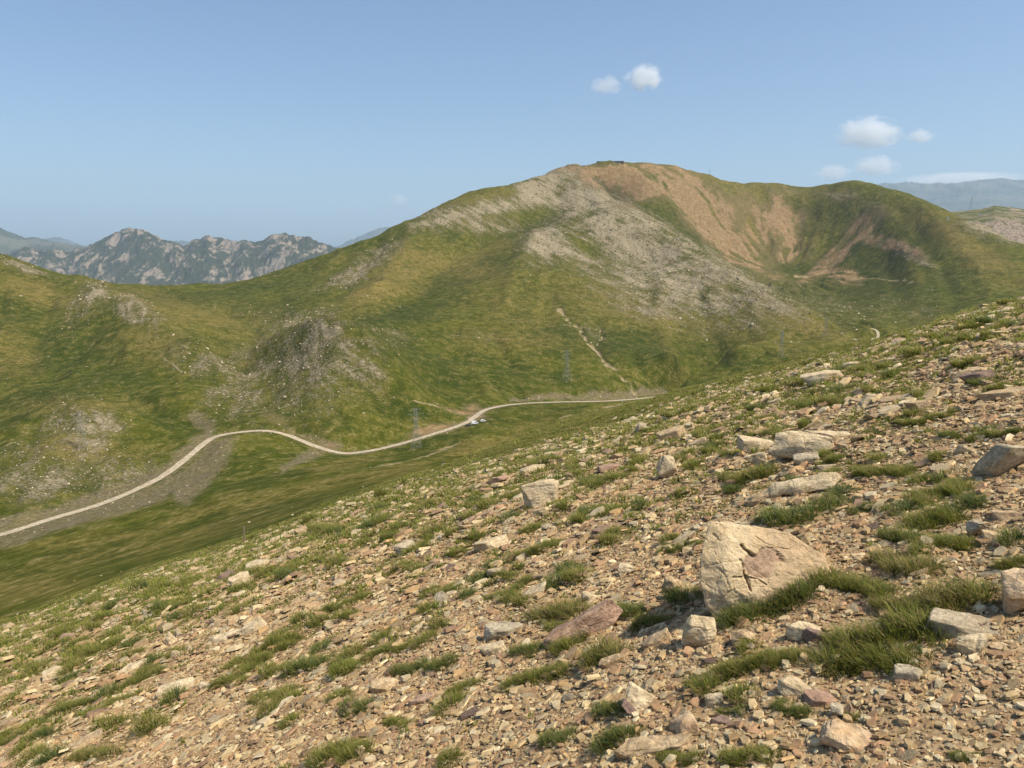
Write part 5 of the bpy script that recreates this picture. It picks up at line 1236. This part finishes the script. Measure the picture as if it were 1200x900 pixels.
def vehicle(name, cat, px, py, label, kind, paint, yaw, dz=0.0):
    g = place_far(px, py, 480); o = bpy.data.objects.new(name, None); col.objects.link(o); o.location = g + Vector((0, 0, .05 + dz)); o.rotation_euler = (0, 0, yaw); tag(o, label, cat)
    if kind == 'van':
        prof = [(-2.6, .35), (2.55, .35), (2.62, .9), (1.9, 1.25), (1.25, 2.15), (.9, 2.3), (-2.5, 2.35), (-2.65, 2.1)]; W_ = 1.98; side = [(.35, 1.3), (1.68, 1.3), (1.2, 2.05), (.35, 2.05)]; ws = ((1.93, 1.28), (1.30, 2.10)); wx = (1.7, -1.6); r = .36; rear = (-2.62, 1.3, -2.58, 2.0)
    else:
        prof = [(-2.1, .38), (2.1, .38), (2.15, .75), (1.15, .95), (.55, 1.42), (-1.3, 1.48), (-1.95, 1.05), (-2.15, .9)]; W_ = 1.78; side = [(-1.55, .98), (.98, .98), (.5, 1.36), (-1.2, 1.40)]; ws = ((1.12, .99), (.58, 1.39)); wx = (1.35, -1.3); r = .33; rear = (-1.92, 1.08, -1.36, 1.43)
    body = sub('body', o, paint, lambda bm: prism(bm, prof, W_))
    for s in (-1, 1):
        def sd(bm):
            v = [bm.verts.new((x, s * (W_ / 2 - .13 * max(0, z - .95) + .006), z)) for x, z in side]; bm.faces.new(v if s < 0 else v[::-1])
        sub('side_window', o, M_win, sd)
        sub('headlight', o, M_lamp, lambda bm: beam(bm, (prof[2][0] - .12, s * (W_ / 2 - .3), .78), (prof[2][0] + .03, s * (W_ / 2 - .3), .78), .24))
        sub('tail_light', o, M_red, lambda bm: beam(bm, (prof[-1][0] + .1, s * (W_ / 2 - .16), .95), (prof[-1][0] - .03, s * (W_ / 2 - .16), .95), .2))
        for x in wx:
            wh = sub('wheel', o, M_tyre, lambda bm: lathe_wheel(bm, x, s * (W_ / 2 - .09), r, .22))
            sub('rim', wh, M_rim, lambda bm: lathe_wheel(bm, x, s * (W_ / 2 - .03), r * .6, .12, r))
    def wsf(bm, a, b, out):
        v = [bm.verts.new((a[0] + out, y, a[1])) for y in (-.8, .8)] + [bm.verts.new((b[0] + out, y, b[1])) for y in (.7, -.7)]; bm.faces.new(v)
    sub('windscreen', o, M_win, lambda bm: wsf(bm, ws[0], ws[1], .03)); sub('rear_window', o, M_win, lambda bm: wsf(bm, rear[:2], rear[2:], -.03))
    return o
vehicle('van', 'van', 556.5, 498.0, 'white van parked at the inside of the road bend', 'van', M_white, .25)
vehicle('car', 'car', 566.0, 496.8, 'white car parked right of the white van at the bend', 'car', M_white, .45)
vehicle('car', 'car', 549.0, 500.4, 'dark car parked left of the white van by the road', 'car', M_dark, .3)

# low dark buildings on the summit, huts on the right ridge
M_bwall = plain('dark_stone_wall', (.15, .13, .10, 1), .9); M_broof = plain('weathered_metal_roof', (.16, .165, .16, 1), .6); M_hutw = plain('whitewashed_wall', (.70, .67, .60, 1), .8); M_door = plain('dark_door', (.05, .045, .04, 1), .7)
def building(name, label, g, w, d, h, yaw, wall, roof, cat='building', ndoor=3, gable=.0):
    o = bpy.data.objects.new(name, None); col.objects.link(o); o.location = g; o.rotation_euler = (0, 0, yaw); tag(o, label, cat)
    def bxm(bm, x0, x1, y0, y1, z0, z1):
        v = [bm.verts.new((x, y, z)) for z in (z0, z1) for x, y in ((x0, y0), (x1, y0), (x1, y1), (x0, y1))]
        for f in ((3, 2, 1, 0), (4, 5, 6, 7), (0, 1, 5, 4), (1, 2, 6, 5), (2, 3, 7, 6), (3, 0, 4, 7)): bm.faces.new([v[i] for i in f])
    sub('wall', o, wall, lambda bm: bxm(bm, -w / 2, w / 2, -d / 2, d / 2, -3, h))
    if gable:
        def gb(bm):
            a = [bm.verts.new((x, y, h + z)) for x in (-w / 2 - .3, w / 2 + .3) for y, z in ((-d / 2 - .4, 0.02), (0, gable), (d / 2 + .4, .02))]
            for f in ((0, 1, 4, 3), (1, 2, 5, 4), (0, 2, 1), (3, 4, 5), (0, 3, 5, 2)): bm.faces.new([a[i] for i in f])
        sub('roof', o, roof, gb)
    else:
        sub('roof', o, roof, lambda bm: bxm(bm, -w / 2 - .4, w / 2 + .4, -d / 2 - .4, d / 2 + .4, h + .01, h + .45))
    for i in range(ndoor):
        x = -w / 2 + w * (i + .5) / ndoor
        sub('door', o, M_door, lambda bm: bxm(bm, x - .8, x + .8, -d / 2 - .06, -d / 2 - .01, 0, min(2.3, h * .8)))
    return o
def skyline(px, ymin, ymax):
    t0 = (px - 600) / F; l = np.linspace(math.log(ymin), math.log(ymax), 900); t = t0
    for _ in range(4):
        e = far_e(t * np.ones_like(l), l); t = t0 * (CP + SP * e)
    k = int(np.argmin(to_pixel(t, e)[1])); return float(t[k] * math.exp(l[k])), float(math.exp(l[k]))
def on_sky(px, ymin, ymax, off=0):
    x, y = skyline(px, ymin, ymax); k = (y + off) / y; return Vector((x * k, y + off, ground_far(x * k, y + off)))
building('summit_building', 'long low dark building on the summit skyline', on_sky(715, 1700, 2100) - Vector((0, 0, 5.4)), 66, 9, 2.6, -.12, M_bwall, M_broof, ndoor=8)
building('summit_building', 'short dark building at the left end of the summit', on_sky(690, 1700, 2100) - Vector((0, 0, 4.2)), 26, 8, 2.4, -.1, M_bwall, M_broof, ndoor=3)
building('hut', 'small white hut with dark roof on the far right ridge', on_ridge2(1148, 254), 7, 5, 4, -.5, M_hutw, M_broof, 'hut', 1, 2.2)
building('marker_pillar', 'square white pillar on the crest of the right flank', place_far(1110, 262, 1200), 3.0, 3.0, 6.5, -.4, M_hutw, M_hutw, 'pillar', 0)
# posts
for px, py, h, lab in ((746, 468, 2.2, 'white marker post beside the straight stretch of road'), (729, 474, 2.0, 'pale marker post on the valley side of the straight road')):
    g = place_far(px, py, 500); o = bm_obj('marker_post', (lambda b: (beam(b, (0, 0, -.3), (0, 0, h), .75), beam(b, (0, 0, h + .002), (0, 0, h + .3), .5), b)[-1])(bmesh.new()), M_hutw); o.location = g; tag(o, lab, 'post')
M_wood = plain('grey_wood', (.26, .21, .14, 1), .9)
g = hit_near(286, 637)
bm = bmesh.new(); beam(bm, (0, 0, -.2), (.03, 0, .62), .05); beam(bm, (.03, 0, .621), (.035, 0, .68), .035)
o = bm_obj('wooden_stake', bm, M_wood); o.location = g; tag(o, 'thin wooden stake standing on the stony crest at the left', 'stake')

# ------------------------------------------------------------------ clouds
def cloud(px, py, w_, h_, z, label, dens, seed, wisp=1.0):
    t_, e_ = te(px, py); Y = z / -float(e_); m_ = Y / F
    o_ = Vector((float(t_) * Y, Y, z)); r = random.Random(seed); bm = bmesh.new()
    bmesh.ops.create_icosphere(bm, subdivisions=4, radius=1)
    W_, H_ = w_ * m_ * .62, h_ * m_ * .72
    for v in bm.verts: v.co = Vector((v.co.x * W_, v.co.y * W_ * .7, v.co.z * (H_ if v.co.z > 0 else H_ * .8)))
    me = bpy.data.meshes.new('cloud'); bm.to_mesh(me); bm.free()
    t = NT_('cloud_vapour'); q = t.obj(); n = t.n
    qs = t.mapv(q, (1 / W_, 1 / (W_ * .7), 1 / H_)); ln = t.new('ShaderNodeVectorMath', operation='LENGTH'); t.L(qs, ln.inputs[0])
    off = t.mapv(q, (1.5 / H_, 1.5 / H_, 2.6 / H_)); off.node.inputs['Location'].default_value = (seed * 3.1, seed * 1.7, 2)
    ns = t.noise(off, .8, 7, .68, .35)
    d = t.math('SUBTRACT', t.math('SUBTRACT', t.math('MULTIPLY', ns, 1.7), .20), t.math('MULTIPLY', t.math('POWER', ln.outputs['Value'], 1.6), .62))
    d = t.math('MULTIPLY', t.ss(d, .10, .56), dens * .55 / H_)
    v = t.new('ShaderNodeVolumePrincipled'); v.inputs['Color'].default_value = (1, 1, 1, 1); v.inputs['Anisotropy'].default_value = 0; t.L(d, v.inputs['Density']); t.L(v.outputs[0], t.out.inputs['Volume'])
    me.materials.append(t.m); o = link('cloud', me); o.location = o_; tag(o, label, 'cloud', 'small white clouds over the mountains')
    return o
cloud(754, 92, 40, 24, 3000, 'small bright puff of cloud high over the summit', 3.6, 1)
cloud(711, 101, 32, 17, 3000, 'fainter small cloud just left of the bright puff over the summit', 1.3, 2)
cloud(1018, 157, 66, 30, 2900, 'largest white cloud over the right ridge', 3.2, 3)
cloud(1079, 160, 30, 13, 2900, 'small cloud right of the largest white cloud', 1.6, 4)
cloud(1026, 195, 46, 20, 2800, 'low white cloud just above the right summit ridge', 2.2, 5)
cloud(976, 203, 40, 16, 2800, 'low faint cloud left of the low white cloud', 1.4, 6)
cloud(467, 235, 22, 12, 2700, 'tiny cloud above the left shoulder of the mountain', 1.2, 7)
cloud(1128, 211, 120, 13, 2800, 'long thin cloud bank over the far blue range', 1.3, 8)

# ------------------------------------------------------------------ light, air, camera
SUN_EL, SUN_AZ = 57, 114          # azimuth measured from straight ahead (+Y) to the right (+X)
sun = bpy.data.lights.new('sun', 'SUN'); sun.energy = 4.8; sun.angle = math.radians(.53); sun.color = (1, .90, .73)
so = bpy.data.objects.new('sun', sun); col.objects.link(so)
el, az = math.radians(SUN_EL), math.radians(SUN_AZ)
dirv = Vector((math.sin(az) * math.cos(el), math.cos(az) * math.cos(el), math.sin(el)))
so.rotation_euler = (-dirv).to_track_quat('-Z', 'Y').to_euler(); so.location = dirv * 100
w = bpy.data.worlds.new('World'); scene.world = w; w.use_nodes = True
nt = w.node_tree; bg = nt.nodes['Background']
sky = nt.nodes.new('ShaderNodeTexSky'); sky.sky_type = 'NISHITA'; sky.sun_disc = False
sky.sun_elevation = el; sky.sun_rotation = az; sky.altitude = 1200; sky.air_density = 1.0; sky.dust_density = 4.2; sky.ozone_density = 2.6
tint = nt.nodes.new('ShaderNodeVectorMath'); tint.operation = 'MULTIPLY'; tint.inputs[1].default_value = (.96, 1.02, 1.03); nt.links.new(sky.outputs[0], tint.inputs[0]); nt.links.new(tint.outputs[0], bg.inputs[0]); bg.inputs[1].default_value = .127

def haze():
    bm = bmesh.new(); bmesh.ops.create_cube(bm, size=1)
    lo = Vector((-40000, -30000, -940)); hi = Vector((40000, 46000, 2420))
    for v in bm.verts:
        v.co = Vector([lo[i] + (v.co[i] + .5) * (hi[i] - lo[i]) for i in range(3)])
    me = bpy.data.meshes.new('haze'); bm.to_mesh(me); bm.free()
    m = bpy.data.materials.new('air'); m.use_nodes = True; n = m.node_tree.nodes; n.clear()
    o = n.new('ShaderNodeOutputMaterial'); v = n.new('ShaderNodeVolumePrincipled'); v.inputs['Color'].default_value = HAZE_COL; v.inputs['Density'].default_value = HAZE_D; v.inputs['Anisotropy'].default_value = .1
    m.node_tree.links.new(v.outputs[0], o.inputs['Volume']); me.materials.append(m)
    tag(link('haze', me), kind='stuff')
HAZE_COL = (.62, .80, 1.0, 1); HAZE_D = 3.3e-5
haze()
cam = bpy.data.cameras.new('camera'); co = bpy.data.objects.new('camera', cam); col.objects.link(co)
cam.sensor_width = 36; cam.lens = 36 * F / 1200; cam.clip_start = .05; cam.clip_end = 200000
co.location = (0, 0, 0); co.rotation_euler = (math.pi / 2 - PITCH, 0, 0); scene.camera = co
vs = scene.view_settings; scene.display_settings.display_device = 'sRGB'; vs.view_transform = 'Standard'; vs.look = 'None'; vs.exposure = .25; vs.gamma = 1; vs.use_curve_mapping = False
scene.render.resolution_x = 1024; scene.render.resolution_y = 768
cy = scene.cycles; cy.max_bounces = 8; cy.diffuse_bounces = 2; cy.glossy_bounces = 1; cy.transmission_bounces = 2; cy.volume_bounces = 6; cy.transparent_max_bounces = 6
print('done', round(time.time() - T0, 1))
